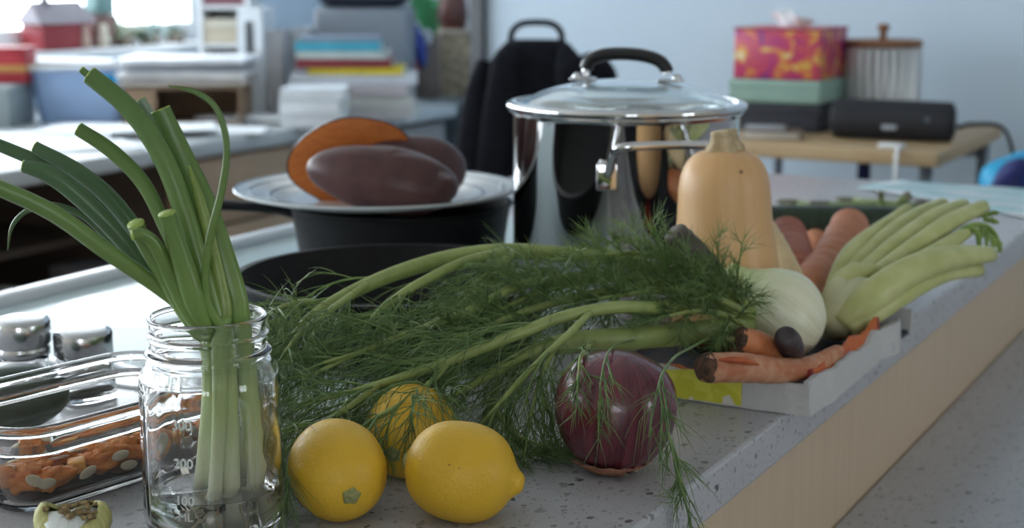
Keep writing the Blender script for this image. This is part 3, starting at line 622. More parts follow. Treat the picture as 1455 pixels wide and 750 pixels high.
_mx2 = _t.nodes.new('ShaderNodeMix'); _mx2.data_type = 'RGBA'; _mx2.inputs['B'].default_value = (0.25, 0.13, 0.06, 1); _t.links.new(_m2.outputs[0], _mx2.inputs['Factor']); _t.links.new(_src, _mx2.inputs['A']); _t.links.new(_mx2.outputs['Result'], _b.inputs['Base Color'])
sq = thing('butternut_squash', 'upright tan butternut squash in front of the steel pot', 'squash', QB)
pq = cr([(0, 0.004), (0.012, 0.0), (0.030, 0.003), (0.044, 0.016), (0.0485, 0.034), (0.0480, 0.052), (0.0450, 0.080), (0.0415, 0.105), (0.0398, 0.128), (0.0385, 0.143), (0.0345, 0.1570), (0.0255, 0.1675), (0.0130, 0.1715), (0, 0.1715)], 60)
pq[0] = (0, 0.004); pq[-1] = (0, 0.1715)
Mq = place(QB, (UP - RGT * 0.035).normalized())
MB().lathe([(max(r, 0), z) for r, z in pq], 56, None, lambda w, r, z: (r * (1 + 0.008 * math.cos(5 * w)), z)).build('skin', M_sq, sq, frame=Mq)
M_sstem = mat('squash_stem', (0.36, 0.27, 0.15), (0.50, 0.40, 0.25), 120, rough=0.75, bump=0.5, bscale=200)
MB().lathe([(0.0165, 0.1690), (0.0150, 0.1735), (0.0115, 0.1785), (0.0100, 0.1840), (0.0108, 0.1865), (0.0085, 0.1880), (0, 0.1875)], 30, None, lambda w, r, z: (r * (1 + 0.16 * math.cos(5 * w)) , z + r * 0.15 * math.cos(w))).build('stem', M_sstem, sq, frame=Mq)

# ------------------------------------------------------------------ zucchini and asparagus behind
za, zb_ = hz(1070, 330, T + 0.012), hz(1292, 333, T + 0.012)
M_zuc = mat('zucchini_skin', (0.012, 0.026, 0.014), (0.025, 0.045, 0.022), 90, rough=0.35)
zc = [za + (zb_ - za) * k for k in (-0.15, 0.0, 0.25, 0.5, 0.75, 0.95, 1.03)]
for p in zc: p.z = T + 0.0235
zt = thing('zucchini', 'dark green zucchini lying behind the carrots', 'zucchini', (zc[3].x, zc[3].y, T))
MB().tube(zc, [.012, .020, .0225, .0232, .0228, .020, .010], 32, smooth=30).build('skin', M_zuc, zt)
e = zc[-1]; td = (zc[-1] - zc[-2]).normalized()
MB().tube([e - td * 0.004, e + td * 0.006, e + td * 0.014], [.0105, .0075, .0085], 12).build('stem', M_stub, zt)
M_asp = mat('asparagus_skin', (0.14, 0.20, 0.07), (0.24, 0.29, 0.11), 80, rough=0.5)
M_aspt = mat('asparagus_tip', (0.12, 0.13, 0.09), (0.20, 0.19, 0.12), 150, rough=0.6)
def asparagus(label, a, b, za_=0.006, zb2=0.006, r=0.0055):
    A = hz(a[0], a[1], T + za_); B = hz(b[0], b[1], T + zb2); d = (B - A).normalized(); L = (B - A).length
    t = thing('asparagus', label, 'asparagus', (A.x, A.y, min(A.z, B.z) - r), 0, 'asparagus spears behind the zucchini')
    MB().tube([A, A + d * L * 0.5, A + d * L * 0.8], [r, r * 0.95, r * 0.85], 12).build('stalk', M_asp, t)
    tp = MB(); tp.tube([A + d * L * 0.78, A + d * L * 0.86, A + d * L * 0.95, B], [r * 0.85, r * 1.1, r * 0.8, r * 0.1], 12)
    for k in range(7):
        p = A + d * L * (0.74 + 0.03 * k); a_ = k * 2.4; s = d.orthogonal().normalized(); s = Matrix.Rotation(a_, 3, d) @ s
        tp.blob(p + s * r * 0.75, (r * 0.35, r * 0.45, r * 0.9), basis(d + s * 0.3), seg=8, rings=6)
    tp.build('tip', M_aspt, t)
asparagus('leftmost asparagus spear, green and lying flat behind the zucchini', (1240, 298), (1102, 287), 0.006, 0.010)
asparagus('asparagus spear lying second from the left, beside a paler stalk', (1280, 297), (1145, 291), 0.010, 0.016, 0.0065)
asparagus('thin pale asparagus spear lying behind the others', (1310, 292), (1185, 282), 0.004, 0.004, 0.004)
asparagus('short asparagus spear with its tip sticking straight up', (1253, 300), (1251, 272), 0.006, 0.040, 0.0045)
asparagus('asparagus spear with dark tip leaning up to the right', (1262, 301), (1294, 275), 0.006, 0.030, 0.006)
asparagus('rightmost brownish asparagus spear nearest to the celery', (1240, 305), (1318, 289), 0.010, 0.014, 0.006)

# ------------------------------------------------------------------ celery
M_cel = mat('celery_stalk', (0.43, 0.46, 0.17), (0.52, 0.54, 0.25), 40, rough=0.4, sss=0.1, bump=0.1, bscale=150)
M_celw = mat('celery_base', (0.52, 0.54, 0.32), (0.58, 0.60, 0.40), 30, rough=0.45, sss=0.1, bump=0.15, bscale=120)
M_cell = mat('celery_leaf', (0.14, 0.24, 0.05), (0.24, 0.34, 0.08), 60, rough=0.5)
cb0 = hd(1200, 462, 1.345); cel = thing('celery', 'pale green celery bunch fanning out over the right edge of the counter', 'celery', (cb0.x, cb0.y, T + 0.006))
def cres(w):                                # a stalk's section: round back, hollowed front
    u, s = math.cos(w), math.sin(w)
    return (u * (1.0 if u < 0 else 0.35) - 0.12 * math.cos(w * 6) * 0.2, s * 1.12)
stalks = [([(1178, 440, 1.36), (1205, 395, 1.39), (1250, 345, 1.44), (1300, 308, 1.50), (1340, 291, 1.55)], [11, 14, 12, 11, 10]),
          ([(1185, 450, 1.35), (1215, 405, 1.37), (1270, 352, 1.42), (1330, 310, 1.48), (1370, 291, 1.53)], [12, 15, 14, 13, 9]),
          ([(1192, 455, 1.335), (1230, 410, 1.355), (1290, 360, 1.40), (1350, 316, 1.46), (1398, 293, 1.51)], [13, 16, 14, 12, 9]),
          ([(1200, 460, 1.32), (1250, 415, 1.335), (1300, 375, 1.37), (1350, 345, 1.42), (1385, 322, 1.47)], [14, 14, 11, 10, 7]),
          ([(1196, 462, 1.31), (1235, 425, 1.315), (1290, 387, 1.34), (1345, 367, 1.38), (1408, 361, 1.43)], [15, 22, 20, 17, 11]),
          ([(1205, 468, 1.305), (1250, 440, 1.315), (1300, 410, 1.34), (1345, 390, 1.38), (1392, 383, 1.42)], [14, 14, 12, 10, 9]),
          ([(1183, 440, 1.335), (1195, 410, 1.34), (1215, 390, 1.35), (1255, 382, 1.36)], [12, 17, 15, 6]),
          ([(1180, 430, 1.37), (1190, 395, 1.39), (1215, 350, 1.43), (1290, 296, 1.52)], [10, 12, 10, 7])]
for S_, r_ in stalks:
    Q = [hd(*s) for s in S_]; MB().tube(Q, [r * s[2] / FPX for r, s in zip(r_, S_)], 18, ref=FWD * 0.7 + RGT * 0.3, sec=cres, smooth=24).build('stalk', M_cel, cel)
hb = MB(); hb.blob(hd(1205, 440, 1.335), (0.024, 0.030, 0.034), basis((hd(1260, 390, 1.37) - cb0)), 0.12, 40, 28, 18, 2.0)
hb.blob(hd(1188, 432, 1.33), (0.012, 0.016, 0.024), basis((hd(1215, 385, 1.36) - cb0)), 0.1, 60, 20, 12, 4.0)
hb.build('base', M_celw, cel)
def leaf_blade(mb, p, d, up, L, w):
    d = Vector(d).normalized(); s = d.cross(up).normalized(); u = s.cross(d); V = []; F = []; n = 7
    for i in range(n):
        t = i / (n - 1); ww = w * math.sin(PI * min(t * 0.92 + 0.06, 1)) * (1 + 0.35 * (i % 2)); c = p + d * L * t - UP * L * 0.35 * t * t
        V += [c - s * ww + u * ww * 0.3, c, c + s * ww + u * ww * 0.3]
    for i in range(n - 1):
        for j in range(2): F.append((i * 3 + j, i * 3 + j + 1, i * 3 + j + 4, i * 3 + j + 3))
    mb.add(V, F)
for (px, py, d, n_) in ((1345, 300, 1.54, 3), (1380, 305, 1.52, 3), (1400, 310, 1.50, 4), (1392, 328, 1.48, 3), (1340, 330, 1.46, 2), (1372, 298, 1.53, 2)):
    for k in range(n_):
        lb = MB(); p = hd(px + random.uniform(-6, 6), py + random.uniform(-5, 5), d)
        dd = RGT * random.uniform(0.2, 1) + UP * random.uniform(-0.2, 0.9) + FWD * random.uniform(-.4, .4)
        leaf_blade(lb, p, dd, FWD * -1, random.uniform(0.008, 0.015), random.uniform(0.0018, 0.003))
        lo_ = lb.build('leaf', M_cell, cel); s_ = lo_.modifiers.new('thickness', 'SOLIDIFY'); s_.thickness = 0.0005
tw = MB(); Q = [hd(*s) for s in ((1345, 345, 1.43), (1375, 322, 1.45), (1400, 320, 1.46), (1416, 335, 1.46), (1419, 358, 1.46))]
tw.tube(Q, [0.0035, 0.0026, 0.0020, 0.0018, 0.0010], 10, smooth=22).build('twig', M_cell, cel)
lb = MB()
for k in range(4): leaf_blade(lb, hd(1398 + k * 6, 323 + k * 5, 1.455), UP * -1 + RGT * (0.3 * k - 0.4), FWD * -1, 0.012, 0.0026)
lo_ = lb.build('leaf', M_cell, cel); s_ = lo_.modifiers.new('thickness', 'SOLIDIFY'); s_.thickness = 0.0005
tw = MB(); Q = [hd(*s) for s in ((1376, 325, 1.45), (1388, 330, 1.445), (1391, 350, 1.44), (1385, 372, 1.44))]
tw.tube(Q, [0.0022, 0.0026, 0.0024, 0.0010], 10, smooth=18).build('twig', M_cell, cel)

# ------------------------------------------------------------------ fennel with its fronds
FB = hd(1113, 452, 1.235)
fen = thing('fennel', 'white fennel bulb whose long feathery green fronds sprawl left over the onion and pans', 'fennel', (FB.x, FB.y, T + 0.006))
ax_f = (RGT * 0.80 - FWD * 0.12 - UP * 0.55).normalized()       # from the stalks to the root end
M_fb = meridian('fennel_bulb', (0.66, 0.67, 0.47), (0.76, 0.76, 0.60), 13.0, 6.0, rough=0.35, bump=0.25, sss=0.15, tipc=(0.40, 0.50, 0.20), tip=(-0.012, -0.058))
pf = cr([(0, 0.0330), (0.010, 0.0325), (0.022, 0.0270), (0.0335, 0.0140), (0.0385, -0.001), (0.0375, -0.014), (0.0315, -0.027), (0.0230, -0.038), (0.0165, -0.049), (0.0130, -0.060), (0, -0.062)], 50)
pf[0] = (0, 0.033); pf[-1] = (0, -0.062)
Mf = place(FB, ax_f, -FWD)
def bulb_fn(w, r, z):
    k = 1 + 0.020 * abs(math.sin(9 * w + 0.6 * math.sin(z * 60))) * min(1, r / 0.02) + 0.03 * math.cos(2 * w)
    return r * k, z
MB().lathe([(max(r, 0), z) for r, z in pf], 96, None, bulb_fn).build('bulb', M_fb, fen, frame=Mf)
M_fst = mat('fennel_stalk', (0.22, 0.28, 0.085), (0.29, 0.35, 0.12), 50, rough=0.38, sss=0.08)
M_fro = mat('fennel_frond', (0.060, 0.120, 0.032), (0.175, 0.265, 0.085), 70, rough=0.34, lo=0.3, hi=0.7, detail=2)
M_fro2 = mat('fennel_frond_light', (0.10, 0.18, 0.045), (0.20, 0.29, 0.09), 70, rough=0.34, lo=0.3, hi=0.7, detail=2)
cB_, cA_, cC_ = cB, cA, cC
OBST = [(Vector((cO.x, cO.y, T + 0.042)), 0.0420), (cA, 0.0325), (cB, 0.0325), (cC, 0.0335), (FB, 0.040)]
JC = Vector((JB.x, JB.y, 0))
def keep_out(p):
    for c, r in OBST:
        v = p - c
        if v.length < r: p = c + v.normalized() * r
    h = Vector((p.x, p.y, 0)) - JC
    if h.length < 0.0435 and p.z < T + 0.10: h = h.normalized() * 0.0435; p = Vector((JC.x + h.x, JC.y + h.y, p.z))
    h = Vector((p.x - QB.x, p.y - QB.y, 0))
    if h.length < 0.0525 and p.z < T + 0.17: h = h.normalized() * 0.0525; p = Vector((QB.x + h.x, QB.y + h.y, p.z))
    if p.x < XE + 0.003:
        p.z = max(p.z, T + 0.0012 + 0.004 * abs(noise.noise(p * 70)))
    return p
rf = random.Random(5)
def rv(): return Vector((rf.gauss(0, 1), rf.gauss(0, 1), rf.gauss(0, 1))).normalized()
def strand(mb, p, d, L, r, n, droop, seg=3, curl=0.0):
    """A thin tapering strand that sags; returns its points."""
    pts = [p]; d = d.normalized(); st = L / (n - 1); k = rv() * curl
    for i in range(n - 1):
        d = (d + (-UP) * droop * st * 100 * 0.12 + k * st * 30).normalized(); p = keep_out(p + d * st); pts.append(p)
    mb.tube(pts, [r * (1 - 0.75 * (i / (n - 1)) ** 1.5) for i in range(n)], seg, (False, False))
    return pts
def at_t(pts, t):
    u = t * (len(pts) - 1); k = min(int(u), len(pts) - 2); return pts[k].lerp(pts[k + 1], u - k), (pts[k + 1] - pts[k]).normalized()
def plume(mb, p, d, L, droop, nsub, nfil, flen, r=0.0010, spread=0.8, bias=Vector((0, 0, 0))):
    """One feathery branch: rib > ribs > threads."""
    rib = strand(mb, p, d, L, r, 9, droop, 5, 0.1)
    for i in range(nsub):
        t = 0.12 + 0.86 * (i + rf.random() * 0.6) / nsub; q, tg = at_t(rib, min(t, 0.99))
        s = rv(); s = (s - tg * s.dot(tg)).normalized()
        sub = strand(mb, q, tg * 1.0 + s * spread + bias, L * rf.uniform(0.28, 0.46) * (1.15 - 0.6 * t), r * 0.55, 6, droop * 1.2, 3, 0.15)
        for j in range(nfil):
            t2 = 0.1 + 0.88 * (j + rf.random()) / nfil; q2, tg2 = at_t(sub, min(t2, 0.99))
            s2 = rv(); s2 = (s2 - tg2 * s2.dot(tg2)).normalized()
            strand(mb, q2, tg2 + s2 * spread * 0.75 + bias * 0.6, flen * rf.uniform(0.5, 1.3), 0.00031, 5, droop * 1.4, 3, 0.35)
def stalk(pts, rads, t0, t1, count, L, droop, nsub=7, nfil=6, flen=0.022, side=0.9, bias=Vector((0, 0, 0)), light=False, name='stalk', thin=False):
    Q = [hd(*s) for s in pts]; S = cr([tuple(p) + (r,) for p, r in zip(Q, rads)], 34); C = [Vector(s[:3]) for s in S]
    so = MB().tube(C, [max(s[3], 0.0005) for s in S], 14, sec=lambda w: (math.cos(w) * (1 + 0.05 * math.cos(6 * w)), math.sin(w) * (1 + 0.05 * math.cos(6 * w)))).build(name, M_fro if thin else M_fst, fen)
    fm = MB()
    for i in range(count):
        t = t0 + (t1 - t0) * (i + rf.random() * 0.8) / count; q, tg = at_t(C, min(t, 0.995))
        s = rv(); s = (s - tg * s.dot(tg)).normalized()
        if s.z < -0.2 and rf.random() < 0.4: s.z *= -1
        d = tg * rf.uniform(0.7, 1.3) + s * side + bias
        plume(fm, q, d, L * rf.uniform(0.7, 1.2) * (1.1 - 0.45 * (t - t0) / max(t1 - t0, 1e-3)), droop, nsub, nfil, flen, bias=bias * 0.3)
    q, tg = at_t(C, 0.995)
    if t1 > 0.9: plume(fm, q, tg, L, droop, nsub + 2, nfil, flen)
    if count:
        fo = fm.build('fronds', M_fro2 if light else M_fro, so); fo['kind'] = 'stuff'
    return so
LFT = -RGT
DN = -UP
LONG = dict(nsub=6, nfil=5, flen=0.036)
stalk([(1070, 463, 1.215), (1010, 470, 1.185), (940, 477, 1.13), (880, 482, 1.105), (820, 486, 1.09), (780, 493, 1.075), (740, 508, 1.06), (690, 535, 1.045), (640, 565, 1.03)], [.0105, .0092, .0086, .0084, .0080, .0068, .005, .0035, .002], 0.45, 1, 15, 0.085, 0.9, bias=LFT * 0.3 + DN * 0.15, **LONG)
stalk([(1070, 446, 1.21), (1000, 434, 1.18), (930, 437, 1.125), (870, 437, 1.10), (800, 450, 1.075), (740, 473, 1.055), (640, 512, 1.025), (540, 545, 1.005), (455, 568, .99)], [.006, .0052, .0048, .0046, .0044, .0042, .0036, .0026, .0014], 0.50, 1, 20, 0.08, 0.95, bias=LFT * 0.3 + DN * 0.25 + FWD * 0.25, **LONG)
stalk([(1065, 432, 1.222), (1005, 408, 1.225), (940, 388, 1.215), (880, 366, 1.215), (800, 361, 1.215), (720, 357, 1.205), (640, 366, 1.19), (560, 389, 1.165), (490, 420, 1.13), (440, 452, 1.10), (412, 485, 1.075)], [.006, .006, .006, .006, .0062, .0064, .0064, .0060, .0052, .0038, .002], 0.70, 1, 9, 0.065, 1.0, nsub=6, nfil=4, flen=0.03, bias=LFT * 0.4 + DN * 0.25, light=True)
stalk([(1066, 440, 1.215), (985, 415, 1.20), (900, 396, 1.185), (830, 394, 1.17), (780, 397, 1.16), (730, 408, 1.145), (670, 440, 1.11), (590, 470, 1.075), (500, 505, 1.045), (430, 540, 1.02)], [.0048, .0045, .004, .004, .0038, .0036, .0032, .0026, .002, .0012], 0.34, 1, 20, 0.08, 0.85, bias=LFT * 0.3 + DN * 0.1, **LONG)
stalk([(722, 357, 1.20), (660, 372, 1.165), (600, 400, 1.135), (560, 425, 1.115), (528, 452, 1.095)], [.0042, .0040, .0036, .0030, .0018], 0.35, 1, 7, 0.055, 1.0, nsub=5, nfil=5, flen=0.032, bias=DN * 0.5, light=True, name='side_stalk')
stalk([(724, 360, 1.20), (690, 392, 1.165), (655, 425, 1.14), (640, 455, 1.12)], [.0034, .003, .0024, .0012], 0.15, 1, 9, 0.05, 1.0, nsub=5, nfil=5, flen=0.032, bias=DN * 0.5 + LFT * .1, light=True, name='side_stalk')
stalk([(728, 358, 1.20), (700, 395, 1.165), (660, 430, 1.13), (610, 462, 1.10), (540, 492, 1.06), (460, 515, 1.03)], [.0038, .0036, .003, .0026, .002, .0012], 0.25, 1, 13, 0.075, 0.85, bias=LFT * 0.3 + DN * 0.15, name='side_stalk', **LONG)
stalk([(838, 444, 1.085), (808, 475, 1.05), (775, 505, 1.03), (735, 545, 1.01), (700, 585, 1.0), (675, 612, 1.0)], [.0026, .0026, .0024, .002, .0016, .001], 0.35, 1, 9, 0.06, 1.0, bias=LFT * 0.1 + DN * 0.3, name='side_stalk', **LONG)
# short feathery growth round the bulb's neck and over the pot side
NECK = dict(nsub=8, nfil=7, flen=0.015, side=1.1)
stalk([(1066, 436, 1.21), (1015, 412, 1.195), (955, 402, 1.18), (890, 410, 1.165), (820, 422, 1.15), (740, 445, 1.125), (660, 480, 1.09), (580, 520, 1.06)], [.0046, .0042, .004, .0036, .0032, .0028, .0022, .0012], 0.03, 1, 34, 0.055, 0.4, bias=UP * 0.12, **NECK)
stalk([(1058, 428, 1.20), (1010, 398, 1.19), (960, 374, 1.185), (905, 360, 1.18), (850, 362, 1.17)], [.003, .0028, .0024, .002, .001], 0.0, 1, 20, 0.045, 0.3, bias=UP * 0.2, light=True, name='side_stalk', **NECK)
stalk([(1062, 445, 1.185), (1020, 425, 1.17), (970, 412, 1.155), (915, 415, 1.145), (850, 425, 1.13)], [.003, .0028, .0024, .002, .001], 0.0, 1, 22, 0.045, 0.35, bias=UP * 0.15, name='side_stalk', **NECK)
stalk([(1055, 460, 1.165), (1030, 448, 1.15), (990, 442, 1.135), (950, 448, 1.12)], [.0026, .0024, .002, .001], 0.0, 1, 12, 0.035, 0.5, name='side_stalk', **NECK)
stalk([(880, 395, 1.185), (820, 402, 1.17), (760, 418, 1.15), (700, 445, 1.12)], [.0026, .0024, .002, .001], 0.0, 1, 16, 0.055, 0.6, bias=LFT * .2, nsub=7, nfil=6, flen=0.02, name='side_stalk')
# long drooping sprays on the left, down to the lemons and the worktop
stalk([(540, 545, 1.005), (500, 575, .98), (460, 600, .95), (425, 622, .92)], [.0022, .002, .0016, .001], 0.0, 1, 9, 0.07, 1.0, bias=LFT * 0.2 + DN * 0.3, name='side_stalk', **LONG)
stalk([(640, 512, 1.03), (610, 545, 1.00), (575, 570, .97), (535, 592, .955)], [.0024, .002, .0016, .001], 0.0, 1, 9, 0.07, 1.0, bias=LFT * 0.2 + DN * 0.3, name='side_stalk', **LONG)
stalk([(520, 405, 1.14), (470, 440, 1.10), (430, 470, 1.06), (405, 500, 1.03)], [.0028, .0024, .0018, .001], 0.1, 1, 9, 0.06, 1.1, bias=LFT * 0.1 + DN * 0.4, name='side_stalk', **LONG)
stalk([(470, 432, 1.13), (430, 428, 1.11), (395, 438, 1.08), (372, 452, 1.05)], [.0024, .002, .0015, .0008], 0.2, 1, 6, 0.045, 1.0, bias=LFT * 0.2 + DN * 0.2, light=True, name='side_stalk', nsub=5, nfil=4, flen=.026)
stalk([(700, 575, 1.015), (720, 605, 1.02), (755, 628, 1.02), (800, 640, 1.02)], [.0018, .0015, .0012, .0008], 0.0, 1, 8, 0.05, 0.9, nsub=5, nfil=4, flen=0.03, side=0.5, bias=DN * .3, name='side_stalk')
# sprays that hang past the red onion
stalk([(1010, 478, 1.14), (985, 492, 1.05), (958, 508, .99), (938, 540, .95), (943, 585, .935), (955, 640, .928), (968, 690, .924)], [.0010, .0010, .0009, .0008, .0007, .0006, .0004], 0.42, 1, 8, 0.04, 1.1, nsub=3, nfil=4, flen=0.026, side=0.4, bias=DN * 0.5, name='side_stalk', thin=True)
stalk([(900, 484, 1.085), (876, 490, 1.02), (862, 505, .960), (854, 540, .940), (852, 570, .94)], [.0009, .0008, .0007, .0006, .0004], 0.45, 1, 3, 0.026, 1.1, nsub=3, nfil=3, flen=0.02, side=0.5, bias=DN * 0.5, name='side_stalk', thin=True)
stalk([(845, 486, 1.08), (832, 496, 1.02), (824, 510, .985), (822, 535, .97)], [.0014, .0013, .001, .0006], 0.3, 1, 4, 0.028, 1.1, nsub=4, nfil=4, flen=0.016, side=0.7, bias=DN * 0.4, name='side_stalk')
stalk([(790, 490, 1.07), (770, 535, 1.045), (758, 575, 1.03), (752, 605, 1.02)], [.002, .0017, .0014, .0008], 0.1, 1, 7, 0.05, 1.0, nsub=5, nfil=4, flen=0.028, side=0.8, bias=DN * 0.3, name='side_stalk')

# ------------------------------------------------------------------ steel stock pot and its lid
pc = hd(888, 300, 1.57); PX, PY = pc.x, pc.y; PR = 0.1145; PZ = T + 0.004; PH = 0.186
pot = thing('stock_pot', 'tall mirror-polished steel stock pot behind the butternut squash', 'pot', (PX, PY, PZ))
MP = Matrix.Translation((PX, PY, PZ))
MB().lathe([(0, 0), (PR - 0.012, 0), (PR - 0.004, 0.002), (PR, 0.008), (PR, PH - 0.006), (PR + 0.002, PH - 0.003), (PR + 0.0045, PH - 0.0012), (PR + 0.0045, PH), (PR + 0.001, PH), (PR - 0.0015, PH - 0.004), (PR - 0.0015, 0.008), (PR - 0.006, 0.004), (0, 0.004)], 128, MP).build('pot_body', M_steel, pot, angle=40)
def loop_handle(az, hw, up_, out):
    a0 = Vector((math.cos(az), math.sin(az), 0)); s0 = Vector((-a0.y, a0.x, 0)); o = Vector((PX, PY, PZ)); pts = []
    def wallp(s): return o + a0 * math.sqrt(PR * PR - s * s) + s0 * s
    for s in (-1, 1):
        q = [wallp(s * hw) + UP * 0.135, wallp(s * hw) + a0 * 0.010 + UP * 0.138, wallp(s * hw) + a0 * (out * 0.7) + UP * (0.135 + up_ * 0.75), wallp(s * (hw - 0.008)) + a0 * out + UP * (0.135 + up_)]
        pts = q + pts[::-1] if s < 0 else pts + q[::-1]
    h = MB().tube(pts, 0.0042, 12, smooth=60).build('handle', M_steel, pot)
    for s in (-1, 1):
        MB().rbox(wallp(s * hw) + UP * 0.132 + a0 * 0.0015, (0.004, 0.020, 0.026), 0.002, 3, az + s * 0.15).build('bracket', M_steel, h)
    return h
face = math.atan2(-pc.y + 0.02, -pc.x)
loop_handle(face + 0.27, 0.048, 0.030, 0.040)
loop_handle(face + 0.27 + PI, 0.048, 0.030, 0.040)
LZ0 = PZ + PH + 0.0005
lid = thing('pot_lid', 'domed glass lid with a steel rim and black arched handle on the stock pot', 'lid', (PX, PY, LZ0))
ML = Matrix.Translation((PX, PY, LZ0)); LR = 0.1205
dome = [(0, 0.0300), (0.02, 0.0294), (0.045, 0.0270), (0.07, 0.0220), (0.09, 0.0155), (0.105, 0.0085), (0.1165, 0.0035)]
dome = cr(dome, 26); dome[0] = (0, 0.03)
MB().lathe([(0, 0.03)] + dome[1:] + [(r, z - 0.0035) for r, z in dome[:0:-1]] + [(0, 0.0265)], 96, ML).build('glass_dome', mat('lid_glass', (0.85, 0.90, 0.90), rough=0.0, transmission=1.0, ior=1.5), lid)
MB().lathe([(LR - 0.010, 0.0), (LR - 0.002, 0.0), (LR + 0.0012, 0.0022), (LR + 0.0012, 0.0062), (LR - 0.002, 0.0078), (LR - 0.008, 0.0090), (LR - 0.0085, 0.0082), (LR - 0.005, 0.0050), (LR - 0.008, 0.0018)] + [(LR - 0.010, 0.0)], 128, ML).build('steel_rim', M_steel, lid)
hx_ = (RGT * 0.97 - FWD * 0.25).normalized(); lc = Vector((PX, PY, LZ0))
hh = [(-0.047, 0.031), (-0.047, 0.046), (-0.042, 0.060), (-0.028, 0.069), (-0.006, 0.0715), (0.018, 0.069), (0.036, 0.061), (0.0445, 0.048), (0.046, 0.038)]
hh = [(a * 0.89, 0.031 + (b - 0.031) * 0.60) for a, b in hh]
hs = cr(hh, 50)
arch = MB().tube([lc + hx_ * a + UP * b for a, b in hs[6:47]], [0.0066] * 41, 16, ref=hx_.cross(UP), flat=1.45).build('handle_grip', M_black, lid)
MB().tube([lc + hx_ * a + UP * b for a, b in hh], [0.0042] * len(hh), 10, ref=hx_.cross(UP), flat=1.4, smooth=50).build('handle_core', M_brushed, lid)
for s in (-1, 1):
    b = MB(); b.rbox(lc + hx_ * (s * 0.045) + UP * 0.0295, (0.026, 0.016, 0.003), 0.0012, 2, math.atan2(hx_.y, hx_.x)); b.lathe([(0, 0.036), (0.003, 0.0355), (0.0052, 0.033), (0.0055, 0.030), (0, 0.030)], 16, Matrix.Translation(lc + hx_ * (s * 0.051)))
    b.build('handle_mount', M_brushed, lid)

# ------------------------------------------------------------------ cast iron pan with the plate of sweet potatoes, and the front skillet
kc = hd(570, 300, 1.69); KX, KY = kc.x, kc.y; KR = 0.1225; KZ = T + 0.0042
pan = thing('cast_iron_pan', 'deep black cast iron pan with a long handle, under the plate', 'pan', (KX, KY, KZ))
MK = Matrix.Translation((KX, KY, KZ)); KH = 0.0735
MB().lathe([(0, 0), (KR - 0.018, 0), (KR - 0.012, 0.004), (KR - 0.002, KH - 0.004), (KR + 0.001, KH - 0.002), (KR + 0.001, KH), (KR - 0.005, KH), (KR - 0.016, 0.008), (KR - 0.02, 0.0055), (0, 0.005)], 96, MK).build('pan_body', M_iron, pan, angle=40)
hdir = (hd(310, 305, 1.69) - kc); hdir.z = 0; hdir.normalize(); k0 = Vector((KX, KY, KZ + KH - 0.012))
MB().tube([k0 + hdir * (KR - 0.006), k0 + hdir * (KR + 0.02) + UP * 0.004, k0 + hdir * (KR + 0.07) + UP * 0.008, k0 + hdir * (KR + 0.115) + UP * 0.010, k0 + hdir * (KR + 0.128) + UP * 0.010], [0.014, 0.0105, 0.012, 0.014, 0.008], 16, ref=UP, flat=0.5, smooth=24).build('handle', M_iron, pan)
plc = hd(536, 272, 1.69); PLZ = KZ + KH + 0.0004; PLR = 0.1565
ML2 = Matrix.Translation((plc.x, plc.y, PLZ))
plate = thing('dinner_plate', 'white plate with grey rings on its rim, lying on the black pan as a cover', 'plate', (plc.x, plc.y, PLZ))
M_chn = mat('white_china', (0.70, 0.72, 0.72), rough=0.12, coat=0.4); M_ringb = mat('grey_blue_ring', (0.16, 0.20, 0.25), rough=0.15)
def plz(r): return 0.004 if r < 0.098 else 0.004 + 0.0135 * ((r - 0.098) / (PLR - 0.098)) ** 0.8
pp = [(0, 0), (0.090, 0), (0.098, 0.0005), (PLR - 0.004, 0.0135), (PLR, 0.0158), (PLR - 0.0005, 0.0172), (PLR - 0.003, plz(PLR - 0.003))] + [(r, plz(r)) for r in (0.145, 0.135, 0.125, 0.115, 0.105, 0.098, 0.09)] + [(0, 0.004)]
MB().lathe(pp, 128, ML2).build('plate_body', M_chn, plate)
for r0, r1 in ((PLR - 0.0035, PLR - 0.0008), (0.1385, 0.1400), (0.1155, 0.1180)):
    MB().lathe([(r0, plz(r0) + 0.0002), (r0, plz(r0) + 0.0005), (r1, plz(r1) + 0.0005), (r1, plz(r1) + 0.0002)], 128, ML2).build('rim_ring', M_ringb, plate, smooth=False)
M_spk = mat('sweet_potato_skin', (0.070, 0.028, 0.030), (0.100, 0.043, 0.042), 45, rough=0.38, bump=0.12, bscale=120, sss=0.03)
M_spo = mat('sweet_potato_flesh', (0.52, 0.135, 0.020), (0.60, 0.185, 0.035), 70, rough=0.55, bump=0.3, bscale=160, stretch=(1, 1, 3))
